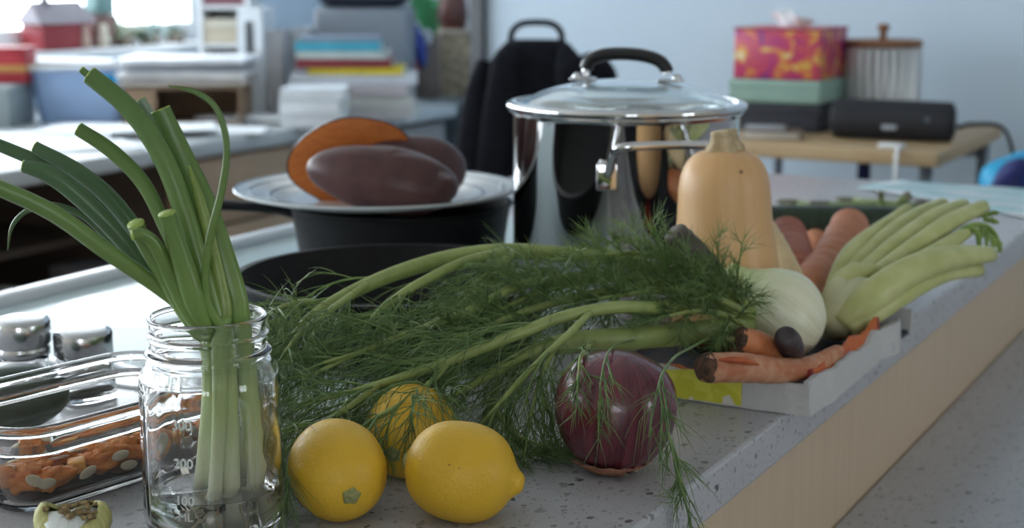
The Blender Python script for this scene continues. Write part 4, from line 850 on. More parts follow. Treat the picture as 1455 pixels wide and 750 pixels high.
def half_potato(label, c, Rm, a, b_, h, seed, whole=0.0):
    """Half an ellipsoid, its cut face in the local XY plane at z = 0, the skin towards +z."""
    th = thing('sweet_potato', label, 'sweet potato', (c.x, c.y, PLZ + 0.004), 0, None)
    M = Matrix.Translation(c) @ Rm.to_4x4(); V = []; F = []; n = 44; rows = 12
    def outl(w):
        x = math.cos(w); y = math.sin(w); k = 1 + 0.10 * noise.noise(Vector((x * 1.1 + seed, y * 1.1, seed))) + 0.08 * x * y
        return a * x * k * (1 - 0.06 * x), b_ * y * k * (1 + 0.12 * x)
    for i in range(rows):
        p = -whole + (PI / 2 + whole) * i / rows; cc, ss = math.cos(p), math.sin(p)
        for k in range(n):
            x, y = outl(2 * PI * k / n); V.append(M @ Vector((x * cc, y * cc, h * ss * (1 + 0.05 * noise.noise(Vector((x * 25, y * 25, seed)))))))
    V.append(M @ Vector((0, 0, h)))
    for i in range(rows - 1):
        for k in range(n): F.append((i * n + k, i * n + (k + 1) % n, (i + 1) * n + (k + 1) % n, (i + 1) * n + k))
    for k in range(n): F.append(((rows - 1) * n + k, (rows - 1) * n + (k + 1) % n, rows * n))
    sk = MB().add(V, F); zf = -h * math.sin(whole)
    sk.add([V[k] for k in range(n)], [tuple(range(n))]); sk.build('skin', M_spk, th)
    cf = MB(); W = [];
    for s, z in ((0.975, -0.0002), (0.965, -0.0008), (0.6, -0.0010), (0.001, -0.0010)):
        for k in range(n): x, y = outl(2 * PI * k / n); q = math.cos(whole); W.append(M @ Vector((x * s * q, y * s * q, zf + z)))
    G = [(i * n + k, i * n + (k + 1) % n, (i + 1) * n + (k + 1) % n, (i + 1) * n + k) for i in range(3) for k in range(n)]
    cf.add(W, G + [tuple(range(3 * n, 4 * n))]); cf.build('cut_face', M_spo, th)
    return th
PF = PLZ + 0.004
def frame(x, z): x = Vector(x).normalized(); z = Vector(z); z = (z - x * z.dot(x)).normalized(); return Matrix((x, z.cross(x), z)).transposed()
s1 = hd(508, 235, 1.665); s1.z = PF + 0.0385
half_potato('upright half sweet potato showing its bright orange cut face', s1, frame(RGT * 1.0 + FWD * 0.10 + UP * 0.10, FWD * 0.9 + RGT * 0.20 + UP * 0.22), 0.072, 0.054, 0.035, 1.3)
s2 = hd(550, 250, 1.60); s2.z = PF + 0.0315
half_potato('sweet potato half with purplish brown skin, lying in front on the plate', s2, frame(RGT * 1.0 - FWD * 0.12 - UP * 0.16, -FWD * 0.55 + UP * 0.75), 0.080, 0.036, 0.034, 2.7, 0.75)
s3 = hd(594, 243, 1.675); s3.z = PF + 0.037
half_potato('sweet potato half leaning behind the front one, only its dark skin in view', s3, frame(RGT * 0.95 + FWD * 0.1 - UP * 0.30, -FWD * 0.8 + UP * 0.5 + RGT * 0.2), 0.058, 0.035, 0.026, 4.1, 0.5)

fc = hd(565, 410, 1.345); FX, FY = fc.x, fc.y; FR = 0.142; FZ = T + 0.0042; FH = 0.062
skl = thing('skillet', 'large black cast iron skillet at the front of the cooktop, fennel fronds over its rim', 'skillet', (FX, FY, FZ))
MS = Matrix.Translation((FX, FY, FZ))
MB().lathe([(0, 0), (FR - 0.030, 0), (FR - 0.022, 0.004), (FR - 0.002, FH - 0.005), (FR + 0.002, FH - 0.002), (FR + 0.002, FH), (FR - 0.004, FH), (FR - 0.0255, 0.009), (FR - 0.032, 0.0055), (0, 0.005)], 112, MS).build('pan_body', M_iron, skl, angle=40)

# ------------------------------------------------------------------ glass container with squash scraps
def rrect(cx, ex, ey, hx_h, hy_h, rad, n=8):
    """Plan points of a rounded rectangle; ex, ey unit axes."""
    out = []
    for sx, sy, a0 in ((1, 1, 0), (-1, 1, 90), (-1, -1, 180), (1, -1, 270)):
        for k in range(n + 1):
            a = R(a0 + 90 * k / n); out.append(cx + ex * (sx * (hx_h - rad) + rad * math.cos(a)) + ey * (sy * (hy_h - rad) + rad * math.sin(a)))
    return out
cy_ = (RGT * 0.63 + FWD * 0.777).normalized(); cx_ = Vector((cy_.y, -cy_.x, 0))
Bk = hz(203, 497, T + 0.058); CWID, CLEN = 0.128, 0.188
ccen = Bk + cx_ * (CWID / 2 - 0.012) - cy_ * (CLEN / 2 - 0.004); ccen.z = T + 0.0008
con = thing('glass_container', 'rectangular clear glass food container with a double rim, left of the jar', 'food container', ccen)
def shell(levels, parent, name, m):
    """levels: (inset, radius, z) outside going up then inside going down."""
    V = []; F = []; n = 36
    for ins, rad, z in levels:
        V += [p + UP * z for p in rrect(ccen, cx_, cy_, CWID / 2 - ins, CLEN / 2 - ins, rad)]
    for i in range(len(levels) - 1):
        for k in range(n): F.append((i * n + k, i * n + (k + 1) % n, (i + 1) * n + (k + 1) % n, (i + 1) * n + k))
    F.append(tuple(range(n))[::-1]); F.append(tuple((len(levels) - 1) * n + k for k in range(n)))
    return MB().add(V, F).build(name, m, parent, angle=55)
lv = [(0.017, 0.020, 0.0), (0.0135, 0.024, 0.0012), (0.011, 0.026, 0.005), (0.0065, 0.028, 0.036), (0.0055, 0.028, 0.0395), (0.0015, 0.031, 0.0405), (0.0005, 0.032, 0.0425), (0.002, 0.031, 0.0440), (0.0045, 0.029, 0.0460), (0.0042, 0.029, 0.0510), (0.001, 0.031, 0.0530), (0.0, 0.032, 0.0550), (0.001, 0.031, 0.0575), (0.004, 0.029, 0.0585),
      (0.0075, 0.026, 0.0575), (0.0088, 0.025, 0.050), (0.0098, 0.024, 0.036), (0.0145, 0.022, 0.008), (0.018, 0.019, 0.0050), (0.024, 0.014, 0.0042)]
shell(lv, con, 'glass_bowl', M_glass)
rc = random.Random(8)
M_pulp = mat('squash_pulp', (0.62, 0.17, 0.03), (0.70, 0.28, 0.06), 90, rough=0.4, bump=0.6, bscale=260, sss=0.1)
M_chunk = mat('squash_chunk', (0.72, 0.31, 0.05), (0.76, 0.38, 0.08), 80, rough=0.45, bump=0.2, bscale=200, sss=0.1)
M_seed = mat('squash_seed', (0.60, 0.50, 0.36), (0.66, 0.57, 0.44), 120, rough=0.45)
M_rind = mat('squash_rind', (0.10, 0.055, 0.035), (0.17, 0.09, 0.05), 100, rough=0.5)
placed = []
def free_spot(r, u0=-0.04, u1=0.04, v0=-0.075, v1=0.078):
    for _ in range(60):
        u, v = rc.uniform(u0, u1), rc.uniform(v0, v1)
        if all((u - a) ** 2 + (v - b) ** 2 > (r + q) ** 2 * 0.8 for a, b, q in placed): break
    placed.append((u, v, r)); return ccen + cx_ * u + cy_ * v
IN = 0.0048
for k in range(18):
    r = rc.uniform(0.010, 0.014); p = free_spot(r * 0.8, -0.012, 0.034, -0.066, 0.076); z = r * 0.72
    mb = MB().blob(Vector((0, 0, 0)), (r * 1.2, r * 0.9, z), Matrix.Rotation(rc.uniform(0, 6), 3, 'Z'), 0.35, 70, 26, 18, k * 3.1)
    mb.v = [q * (1 + 0.55 * noise.noise(q * 190 + Vector((k, 0, 0))) + 0.25 * noise.noise(q * 430)) for q in mb.v]; lo = min(q.z for q in mb.v)
    mb.v = [q + p + UP * (IN - lo + 0.0002) for q in mb.v]
    tag(mb.build('squash_pulp', M_pulp), 'stringy orange lump of squash pulp in the glass container', 'squash pulp', 'squash pulp in the glass container')
for k in range(7):
    s = rc.uniform(0.010, 0.015); p = free_spot(s * 0.7, -0.01, 0.036, -0.06, 0.072); lift = 0.008 if k % 2 else 0.0
    tag(MB().rbox(p + UP * (IN + s * 0.42 + lift), (s * 1.3, s * 0.9, s * 0.75), 0.0015, 2, 0, Matrix.Rotation(rc.uniform(0, 6), 3, 'Z') @ Matrix.Rotation(rc.uniform(-.15, .15), 3, 'X')).build('squash_chunk', M_chunk), 'cut orange squash cube among the pulp in the glass container', 'squash chunk', 'squash chunks in the glass container')
for k in range(6):
    p = free_spot(0.01, -0.02, 0.036, -0.068, 0.074)
    tag(MB().blob(p + UP * (IN + 0.003), (0.012, 0.008, 0.003), Matrix.Rotation(rc.uniform(0, 6), 3, 'Z'), 0.3, 80, 14, 8, k).build('squash_rind', M_rind), 'dark brown scrap of squash rind at the bottom of the glass container', 'squash rind', 'squash rind scraps in the glass container')
for k in range(20):
    u = rc.uniform(-0.01, 0.0405); v = rc.uniform(-0.068, 0.076); front = k < 9
    if front: u = 0.0425
    z = rc.uniform(0.007, 0.022) if front else rc.uniform(0.016, 0.024)
    q = basis(cx_ if front else UP + rv() * 0.5, cy_ * rc.choice((-1, 1)) + UP * rc.uniform(-.8, .8))
    tag(MB().blob(ccen + cx_ * u + cy_ * v + UP * (IN + z), (0.0070, 0.0037, 0.0014), q, seg=14, rings=8).build('squash_seed', M_seed), 'flat cream squash seed in the glass container', 'seed', 'squash seeds in the glass container')
tag(MB().tube([ccen + cx_ * 0.0 + cy_ * 0.03 + UP * 0.022, ccen + cx_ * 0.0 + cy_ * 0.048 + UP * 0.026, ccen + cy_ * 0.056 + UP * 0.030], [0.006, 0.006, 0.0062], 14).build('squash_scrap', mat('brown_stem', (0.30, 0.20, 0.08), (0.40, 0.28, 0.12), 150, rough=0.7)), 'short brown stalk end of a squash on top of the scraps in the glass container', 'squash scrap')

# dark green squash piece behind the container, onion offcut in front
gp = hz(-12, 612, T); gv = thing('dark_green_squash', 'dark green squash at the left edge, seen behind and through the glass container', 'squash', (gp.x, gp.y, T))
gq = hz(2, 572, T + 0.027)
MB().blob(gq, (0.026, 0.027, 0.050), basis(FWD * 0.55 + RGT * 0.55 + UP * 0.02), 0.05, 30, 28, 18, 1.0).build('rind', mat('dark_green_rind', (0.018, 0.035, 0.022), (0.035, 0.058, 0.035), 60, rough=0.4), gv)
oc = hz(100, 772, T); off = thing('onion_offcut', 'cut-off onion end with a brown root crust, at the bottom left corner', 'vegetable scrap', (oc.x, oc.y, T))
oz = (UP * 1.0 + RGT * 0.05 + FWD * 0.12).normalized(); MO = Matrix.Translation((oc.x, oc.y, T + 0.001)) @ basis(oz, RGT).to_4x4()
M_offw = meridian('onion_offcut_flesh', (0.66, 0.68, 0.66), (0.80, 0.82, 0.82), 14, 3, rough=0.35, bump=0.3, sss=0.15)
M_offg = meridian('onion_offcut_skin', (0.42, 0.42, 0.14), (0.55, 0.52, 0.24), 9, 6, rough=0.5)
def half(w, r, z): return r * (1 + 0.05 * math.sin(3 * w)), z + 0.002 * math.sin(2 * w) * (r / 0.02)
MB().lathe([(0, 0), (0.018, 0.0), (0.0205, 0.005), (0.0195, 0.012), (0.015, 0.017), (0, 0.019)], 40, None, half).build('flesh', M_offw, off, frame=MO)
MB().lathe([(0.0205, 0.006), (0.0222, 0.008), (0.0215, 0.0145), (0.0180, 0.0195), (0.0150, 0.0205), (0.0145, 0.0180)], 40, None, lambda w, r, z: (r * (1 + 0.05 * math.sin(3 * w) + 0.03 * math.sin(7 * w)), z + 0.0035 * math.sin(w * 2 + 1) - (0.004 if math.cos(w + 1.2) > 0.3 else 0))).build('skin', M_offg, off, frame=MO)
M_crust = mat('root_crust', (0.16, 0.10, 0.05), (0.34, 0.26, 0.12), 260, rough=0.85, bump=0.8, bscale=400)
cr_ = MB()
for k in range(44):
    a = rc.uniform(0, 2 * PI); r = rc.uniform(0.004, 0.0165); cr_.blob(Vector((r * math.cos(a), r * math.sin(a), 0.0198 - 0.10 * (r - 0.01) + 0.002 * math.sin(2 * a))), (rc.uniform(.0015, .003), rc.uniform(.0015, .003), .0014), None, 0.4, 500, 8, 6, k)
cr_.build('root_crust', M_crust, off, frame=MO)

# two glass shakers with steel tops
def shaker(label, p, h, s=1.0):
    t = thing('salt_shaker', label, 'shaker', p, 0, 'shakers behind the glass container'); M = Matrix.Translation(p); n = h - 0.032
    MB().lathe([(0, 0), (0.017 * s, 0), (0.0185 * s, 0.002), (0.0180 * s, n * 0.6), (0.0170 * s, n), (0.0160 * s, n + 0.004), (0.0140 * s, n + 0.004), (0.0150 * s, n - 0.002), (0.016 * s, n * 0.6), (0.0160 * s, 0.006), (0, 0.005)], 40, M).build('glass_body', M_glass, t)
    MB().lathe([(0, 0.0055), (0.0157 * s, 0.0065), (0.0157 * s, n * 0.5), (0, n * 0.5 + 0.001)], 32, M).build('seasoning', mat('ground_seasoning', (0.03, 0.028, 0.026), (0.10, 0.09, 0.08), 900, rough=0.9), t)
    k = h - 0.079
    MB().lathe([(0.0172 * s, 0.049 + k), (0.0185 * s, 0.0495 + k), (0.0186 * s, 0.0545 + k), (0.0180 * s, 0.0555 + k), (0.0180 * s, 0.0575 + k), (0.0195 * s, 0.0590 + k), (0.0195 * s, 0.0745 + k), (0.0185 * s, 0.0770 + k), (0.0150 * s, 0.0785 + k), (0, 0.0792 + k), (0, 0.0535 + k), (0.0165 * s, 0.0525 + k)], 48, M).build('steel_cap', M_brushed, t)
sp1 = hd(36, 560, 1.165); sp1.z = T + 0.0005; sp2 = hd(122, 560, 1.175); sp2.z = T + 0.0005
shaker('left glass shaker with a brushed steel cap, behind the container', sp1, 0.066, 1.12)
shaker('right glass shaker, its steel cap just showing over the container rim', sp2, 0.055, 1.16)

# ------------------------------------------------------------------ side table with its things
TX_R, TX_L, TY_F, TY_B, TZ = -0.70, -1.26, 3.0, 3.60, 0.89
M_oak = mat('pale_wood_top', (0.44, 0.31, 0.17), (0.52, 0.38, 0.22), 6, rough=0.45, stretch=(1, 14, 1))
M_leg = mat('grey_metal_leg', (0.22, 0.26, 0.31), rough=0.35, metal=0.6)
tb = thing('side_table', 'narrow pale wooden side table on grey metal legs against the blue-white wall', 'table', ((TX_R + TX_L) / 2, (TY_F + TY_B) / 2, 0))
MB().rbox(((TX_R + TX_L) / 2, (TY_F + TY_B) / 2, TZ - 0.014), (TX_R - TX_L, TY_B - TY_F, 0.028), 0.004, 2).build('table_top', M_oak, tb)
for x in (TX_L + 0.05, TX_R - 0.03):
    for y in (TY_F + 0.03, TY_B - 0.05): MB().tube([(x, y, 0), (x, y, TZ - 0.028)], 0.0125, 12).build('leg', M_leg, tb)
MB().rbox(((TX_R + TX_L) / 2, TY_B - 0.06, TZ - 0.05), (TX_R - TX_L - 0.08, 0.02, 0.03), 0.003).build('rail', M_leg, tb)
MB().rbox(((TX_R + TX_L) / 2, (TY_F + TY_B) / 2, 0.45), (TX_R - TX_L - 0.03, TY_B - TY_F - 0.03, 0.02), 0.004).build('lower_shelf', M_oak, tb)
sx = 0.09                                    # turn of the boxes on the table
bz = 0.0
def tpt(px, py, y, z): p = hy(px, py, y); return Vector((p.x, y, z))
B1 = tpt(1122, 160, 3.34, TZ)
def tbox(name, label, cat, c, s, m, rz, lidm=None):
    t = thing(name, label, cat, c, rz)
    MB().rbox(c + UP * (s[2] / 2), s, 0.004, 2, rz).build('box_body', m, t)
    return t
M_dg = mat('charcoal_card', (0.030, 0.034, 0.048), (0.038, 0.042, 0.058), 20, rough=0.6)
M_mint = mat('mint_card', (0.28, 0.44, 0.38), (0.31, 0.47, 0.41), 15, rough=0.6)
b1 = tbox('storage_box', 'charcoal grey box at the bottom of the stack on the side table', 'box', B1, (0.20, 0.20, 0.062), M_dg, 0)
MB().rbox(B1 + UP * 0.049, (0.204, 0.204, 0.024), 0.003, 2).build('box_lid', M_dg, b1)
C2 = B1 + Vector((-0.002, -0.004, 0.0625)); b2 = tbox('storage_box', 'mint green box in the middle of the stack under the tissue box', 'box', C2, (0.205, 0.205, 0.050), M_mint, 0)
MB().rbox(C2 + UP * 0.040, (0.209, 0.209, 0.020), 0.003, 2).build('box_lid', M_mint, b2)
C3 = C2 + Vector((0.002, 0.0, 0.0505)); tis = thing('tissue_box', 'square tissue box printed with magenta, orange and yellow flowers, topmost of the stack', 'tissue box', C3)
# printed flowers
m, t, b, L = nodes('tissue_box_print'); N = t.nodes.new
tc = N('ShaderNodeTexCoord'); nz = N('ShaderNodeTexNoise'); nz.inputs['Scale'].default_value = 21; nz.inputs['Detail'].default_value = 2.5; nz.inputs['Distortion'].default_value = 1.2; L.new(tc.outputs['Object'], nz.inputs['Vector'])
r = N('ShaderNodeValToRGB'); r.color_ramp.interpolation = 'LINEAR'; e = r.color_ramp.elements
e[0].position = 0.29; e[0].color = (0.14, 0.02, 0.20, 1); e[1].position = 0.72; e[1].color = (0.75, 0.70, 0.62, 1)
for p, c in ((0.36, (0.44, 0.03, 0.17)), (0.44, (0.52, 0.05, 0.14)), (0.53, (0.58, 0.08, 0.10)), (0.58, (0.68, 0.26, 0.05)), (0.64, (0.70, 0.50, 0.12))): k = e.new(p); k.color = c4(c)
L.new(nz.outputs['Fac'], r.inputs['Fac']); L.new(r.outputs['Color'], b.inputs['Base Color']); b.inputs['Roughness'].default_value = 0.4
MB().rbox(C3 + UP * 0.055, (0.196, 0.196, 0.110), 0.004, 2).build('box_body', m, tis)
for (dx, dy, sx_, sy_) in ((0, -0.098, 0.197, 0.003), (0, 0.098, 0.197, 0.003), (-0.098, 0, 0.003, 0.197), (0.098, 0, 0.003, 0.197)):
    MB().box(C3 + Vector((dx, dy, 0.108)), (sx_, sy_, 0.005)).build('edge_band', mat('magenta_edge', (0.36, 0.02, 0.07), rough=0.4), tis, smooth=False)
M_tis = mat('tissue_paper', (0.78, 0.80, 0.84), rough=0.9)
V = []; F = []; n = 16
for i in range(n):
    a = i / (n - 1) * 1.0
    for j in range(7):
        h = j / 6; w = 0.10 * (0.55 + 0.5 * h); V.append(C3 + UP * (0.110 + 0.028 * h * (1 + 0.4 * math.sin(5 * a))) + Vector(((a - 0.5) * w, 0.020 * math.sin(a * 7) * h + 0.012 * math.sin(a * 13 + h * 3), 0)))
for i in range(n - 1):
    for j in range(6): F.append((i * 7 + j, i * 7 + j + 1, i * 7 + j + 8, i * 7 + j + 7))
to = MB().add(V, F).build('tissue', M_tis, tis); s_ = to.modifiers.new('thickness', 'SOLIDIFY'); s_.thickness = 0.0006
# ribbed canister with a wooden lid
CC = tpt(1250, 160, 3.47, TZ); CR = 0.084
can = thing('canister', 'ribbed pale metal canister with a wooden knobbed lid on the side table', 'canister', CC)
M_can = mat('galvanised_metal', (0.58, 0.62, 0.66), (0.64, 0.68, 0.71), 12, rough=0.35, metal=0.5)
MB().lathe([(0, 0), (CR, 0), (CR, 0.004), (CR, 0.174), (CR, 0.178), (CR - 0.004, 0.178), (CR - 0.004, 0.006), (0, 0.006)], 240, Matrix.Translation(CC), lambda w, r, z: (r + (0.0035 * math.cos(26 * w) if r > CR - 0.003 and 0.003 < z < 0.176 else 0), z)).build('ribbed_body', M_can, can)
M_lidw = mat('brown_wood_lid', (0.22, 0.10, 0.05), (0.30, 0.15, 0.08), 12, rough=0.45, stretch=(1, 6, 1))
MB().lathe([(0, 0.179), (CR + 0.002, 0.179), (CR + 0.004, 0.182), (CR + 0.004, 0.190), (CR, 0.194), (0, 0.195)], 64, Matrix.Translation(CC)).build('lid', M_lidw, can)
MB().lathe([(0, 0.194), (0.010, 0.195), (0.0075, 0.205), (0.008, 0.212), (0.0135, 0.218), (0.0140, 0.224), (0.010, 0.229), (0, 0.230)], 28, Matrix.Translation(CC)).build('knob', M_lidw, can)
# speaker
SP = tpt(1268, 185, 3.20, TZ); spk = thing('portable_speaker', 'long black rounded portable speaker lying on the side table', 'speaker', SP)
saz = 0.10; se = Vector((math.cos(saz), math.sin(saz), 0)); sf = Vector((se.y, -se.x, 0))
prof = cr([(-0.126, 0.026), (-0.120, 0.036), (-0.108, 0.0405), (0, 0.0415), (0.108, 0.0405), (0.120, 0.036), (0.126, 0.026)], 40)
MB().tube([SP + se * a + UP * 0.0415 for a, _ in prof], [q for _, q in prof], 36).build('body', mat('speaker_mesh', (0.011, 0.012, 0.016), (0.02, 0.021, 0.027), 500, rough=0.65, bump=0.3, bscale=900), spk)
for s in (-1, 1): MB().lathe([(0, 0.127), (0.020, 0.1268), (0.026, 0.123), (0.026, 0.118), (0, 0.118)], 28, place(SP + UP * 0.0415, se * s)).build('end_cap', M_black, spk)
MB().rbox(SP + sf * 0.0405 + UP * 0.030, (0.030, 0.004, 0.010), 0.0015, 2, saz).build('badge', mat('grey_badge', (0.35, 0.38, 0.42), rough=0.3), spk)
MB().rbox(SP + sf * 0.0395 + UP * 0.047 + se * 0.075, (0.011, 0.004, 0.011), 0.003, 2, saz).build('button', mat('grey_button', (0.10, 0.12, 0.15), rough=0.4), spk)
# charger plug, cables, notebook
CP = tpt(1268, 195, 3.045, TZ); cab = thing('white_charger', 'white charger lying on the table edge, its cable hanging down in front', 'charger', CP)
MB().rbox(CP + UP * 0.005, (0.052, 0.026, 0.010), 0.004, 3, 0.1).build('plug', M_white, cab)
MB().tube([CP + Vector((0.02, -0.010, 0.005)), CP + Vector((0.024, -0.045, 0.006)), CP + Vector((0.026, -0.064, -0.02)), CP + Vector((0.032, -0.066, -0.10)), CP + Vector((0.05, -0.06, -0.25)), CP + Vector((0.04, -0.07, -0.5)), CP + Vector((0.06, -0.08, -0.86))], 0.0042, 8, smooth=40).build('cable', M_white, cab)
q0 = SP + se * 0.130 + UP * 0.03
tag(MB().tube([q0, q0 + Vector((0.03, 0.01, 0.008)), q0 + Vector((0.085, 0.05, -0.005)), q0 + Vector((0.105, 0.08, -0.10)), q0 + Vector((0.10, 0.10, -0.22)), q0 + Vector((0.085, 0.12, -0.45)), q0 + Vector((0.10, 0.2, -0.90))], 0.0045, 8, smooth=50).build('speaker_cable', M_black), 'black cable running from the speaker down past the right table end', 'cable')
q1 = Vector((TX_R - 0.005, TY_B - 0.01, TZ - 0.02))
NB = tpt(1098, 184, 3.13, TZ)
nb = thing('notebook', 'brown notebook lying at the front left of the side table', 'notebook', NB, 0.25)
MB().rbox(NB + UP * 0.008, (0.115, 0.085, 0.012), 0.001, 1, 0.25).build('pages', mat('page_edges', (0.62, 0.60, 0.55), rough=0.8), nb)
M_brn = mat('brown_cover', (0.16, 0.11, 0.08), (0.20, 0.14, 0.10), 30, rough=0.6)
for z in (0.001, 0.015): MB().rbox(NB + UP * z, (0.122, 0.092, 0.002), 0.0006, 1, 0.25).build('cover', M_brn, nb)
tag(MB().rbox(NB + Vector((-0.015, 0.0, 0.0202)), (0.085, 0.060, 0.007), 0.002, 2, 0.2).build('phone', mat('grey_case', (0.40, 0.42, 0.46), rough=0.3)), 'pale grey phone lying on the brown notebook', 'phone')
# things under and beside the table
dz_ = hy(1228, 232, 3.40); tag(MB().lathe([(0, 0), (0.028, 0), (0.03, 0.01), (0.03, 0.25), (0.016, 0.29), (0.014, 0.375), (0, 0.376)], 28, Matrix.Translation((dz_.x, 3.40, 0.4605))).build('bottle', mat('dark_blue_glass', (0.02, 0.03, 0.10), rough=0.2)), 'dark blue bottle standing on the lower shelf of the side table', 'bottle')
# blue jacket on a chair at the right edge
JK = hd(1490, 262, 2.78); JK.z = 0.62
st = thing('stool', 'stool under the blue jacket beyond the right end of the worktop', 'stool', (JK.x, JK.y, 0))
MB().rbox(Vector((JK.x, JK.y, 0.605)), (0.36, 0.36, 0.03), 0.01).build('seat', M_oak, st)
for a in (-1, 1):
    for b_ in (-1, 1): MB().tube([(JK.x + a * .15, JK.y + b_ * .15, 0), (JK.x + a * .13, JK.y + b_ * .13, 0.59)], 0.014, 10).build('leg', M_leg, st)
jk = thing('jacket', 'crumpled bright blue and navy jacket at the right edge of the picture', 'jacket', (JK.x, JK.y, 0.62))
M_jb = mat('bright_blue_nylon', (0.01, 0.27, 0.52), (0.015, 0.34, 0.60), 12, rough=0.5); M_jn = mat('navy_nylon', (0.010, 0.014, 0.10), (0.014, 0.02, 0.14), 12, rough=0.5)
J0 = Vector((JK.x, JK.y, 0.62))
def lump(c, sz, q, nz, ns, sd, name, m):
    mb = MB().blob(c, sz, q, nz, ns, 40, 26, sd); mb.v = [Vector((p.x, p.y, max(p.z, 0.6208))) for p in mb.v]; mb.build(name, m, jk)
lump(J0 + RGT * 0.03 + UP * 0.17, (0.14, 0.13, 0.16), None, 0.5, 10, 3.0, 'body', M_jb)
lump(J0 - RGT * 0.085 - FWD * 0.03 + UP * 0.168, (0.055, 0.09, 0.105), None, 0.5, 14, 6.0, 'sleeve', M_jn)
lump(J0 - RGT * 0.02 - FWD * 0.135 + UP * 0.22, (0.022, 0.03, 0.10), basis(RGT * 0.8 + UP * 0.45), 0.3, 14, 8.0, 'hem', M_jn)
# sheet with pale teal print on the far end of the worktop
A_ = [hz(1218, 268, T), hz(1330, 252, T), hz(1560, 285, T), hz(1500, 318, T)]
V = []; F = []; n = 14
for i in range(n):
    for j in range(n):
        u, v = i / (n - 1), j / (n - 1); p = A_[0].lerp(A_[3], u).lerp(A_[1].lerp(A_[2], u), v); p = Vector((min(p.x, XE - 0.01), min(p.y, YE - 0.01), T + 0.0012 + 0.0014 * (1 + noise.noise(p * 14)))); V.append(p)
for i in range(n - 1):
    for j in range(n - 1): F.append((i * n + j, i * n + j + 1, (i + 1) * n + j + 1, (i + 1) * n + j))
sh = tag(MB().add(V, F).build('printed_sheet', mat('teal_print', (0.30, 0.52, 0.56), (0.62, 0.68, 0.72), 9, rough=0.4, lo=0.42, hi=0.58, stretch=(1, 2.5, 1))), 'crinkled sheet with a washed-out teal print at the far end of the worktop', 'sheet')
s_ = sh.modifiers.new('thickness', 'SOLIDIFY'); s_.thickness = 0.0006

# ------------------------------------------------------------------ backpack on a black chair
BPc = hd(762, 150, 3.42); BX, BY = BPc.x, BPc.y
ch = thing('chair', 'black chair that carries the backpack, mostly hidden behind the pot', 'chair', (BX, BY, 0))
MB().rbox((BX, BY, 0.615), (0.40, 0.38, 0.03), 0.012, 3, YAW).build('seat', M_black, ch)
for a in (-1, 1):
    for b_ in (-1, 1):
        p = Vector((BX, BY, 0)) + RGT * a * 0.17 + FWD * b_ * 0.16; MB().tube([p + RGT * a * 0.02, p + UP * 0.60], 0.013, 10).build('leg', M_black, ch)
bpk = thing('backpack', 'black backpack with a grab loop and padded straps standing against the wall', 'backpack', (BX, BY, 0.631))
def bag(mb, c, w, d, h, n=3.0):
    rows = 22; seg = 40; V = []; F = []
    for i in range(rows):
        t = i / (rows - 1); z = h * t
        k = (1 - max(0, (t - 0.66) / 0.34) ** 2.4 * 0.55) * (1 - max(0, (0.10 - t) / 0.10) ** 2 * 0.12)
        for j in range(seg):
            a = 2 * PI * j / seg; ca, sa = math.cos(a), math.sin(a); q = 1 / (abs(ca) ** n + abs(sa) ** n) ** (1 / n)
            p = RGT * (w / 2 * ca * q * k) + FWD * (d / 2 * sa * q * (k ** 0.6)); p *= 1 + 0.03 * noise.noise(Vector((ca * 2, sa * 2, z * 9)))
            V.append(c + p + UP * z)
    for i in range(rows - 1):
        for j in range(seg): F.append((i * seg + j, i * seg + (j + 1) % seg, (i + 1) * seg + (j + 1) % seg, (i + 1) * seg + j))
    F.append(tuple(range(seg))[::-1]); F.append(tuple((rows - 1) * seg + j for j in range(seg))); mb.add(V, F)
B0 = Vector((BX, BY, 0.6315))
bb = MB(); bag(bb, B0, 0.275, 0.17, 0.455); bb.build('bag_body', M_blackcloth, bpk)
for s in (-1, 1):                                             # shoulder straps on the side that faces us
    st_ = [B0 + RGT * s * 0.060 - FWD * 0.055 + UP * 0.447, B0 + RGT * s * 0.068 - FWD * 0.100 + UP * 0.40, B0 + RGT * s * 0.085 - FWD * 0.112 + UP * 0.28, B0 + RGT * s * 0.105 - FWD * 0.108 + UP * 0.15, B0 + RGT * s * 0.13 - FWD * 0.085 + UP * 0.04]
    MB().tube(st_, [0.012, 0.030, 0.034, 0.028, 0.012], 16, ref=FWD, flat=0.30, smooth=30).build('strap', M_blackcloth, bpk)
MB().tube([B0 + RGT * -0.115 - FWD * 0.03 + UP * 0.41, B0 + RGT * -0.130 - FWD * 0.07 + UP * 0.33, B0 + RGT * -0.142 - FWD * 0.08 + UP * 0.2, B0 + RGT * -0.145 - FWD * 0.06 + UP * 0.06], [0.016, 0.028, 0.034, 0.02], 16, ref=FWD, flat=0.5, smooth=24).build('side_pocket', M_blackcloth, bpk)
MB().rbox(B0 + RGT * -0.094 - FWD * 0.111 + UP * 0.345, (0.013, 0.006, 0.011), 0.003, 2, YAW).build('buckle', M_brushed, bpk)
lp = [B0 + RGT * -0.055 + UP * 0.435, B0 + RGT * -0.054 + UP * 0.470, B0 + RGT * -0.035 + UP * 0.489, B0 + UP * 0.493, B0 + RGT * 0.035 + UP * 0.489, B0 + RGT * 0.054 + UP * 0.470, B0 + RGT * 0.055 + UP * 0.435]
MB().tube(lp, [0.007] * 7, 12, ref=FWD, flat=1.0, smooth=40).build('grab_loop', M_blackcloth, bpk)
hpB = hd(846, 104, 3.40)
hb = thing('headphones', 'black rounded case standing right of the backpack, seen through the lid handle', 'case', (hpB.x, hpB.y, 0.90))
bpy.data.objects.remove(hb)
MB().blob(hd(842, 112, 3.42), (0.052, 0.06, 0.055), None, 0.15, 14, 28, 18, 2.0).build('side_pouch', M_blackcloth, bpk)

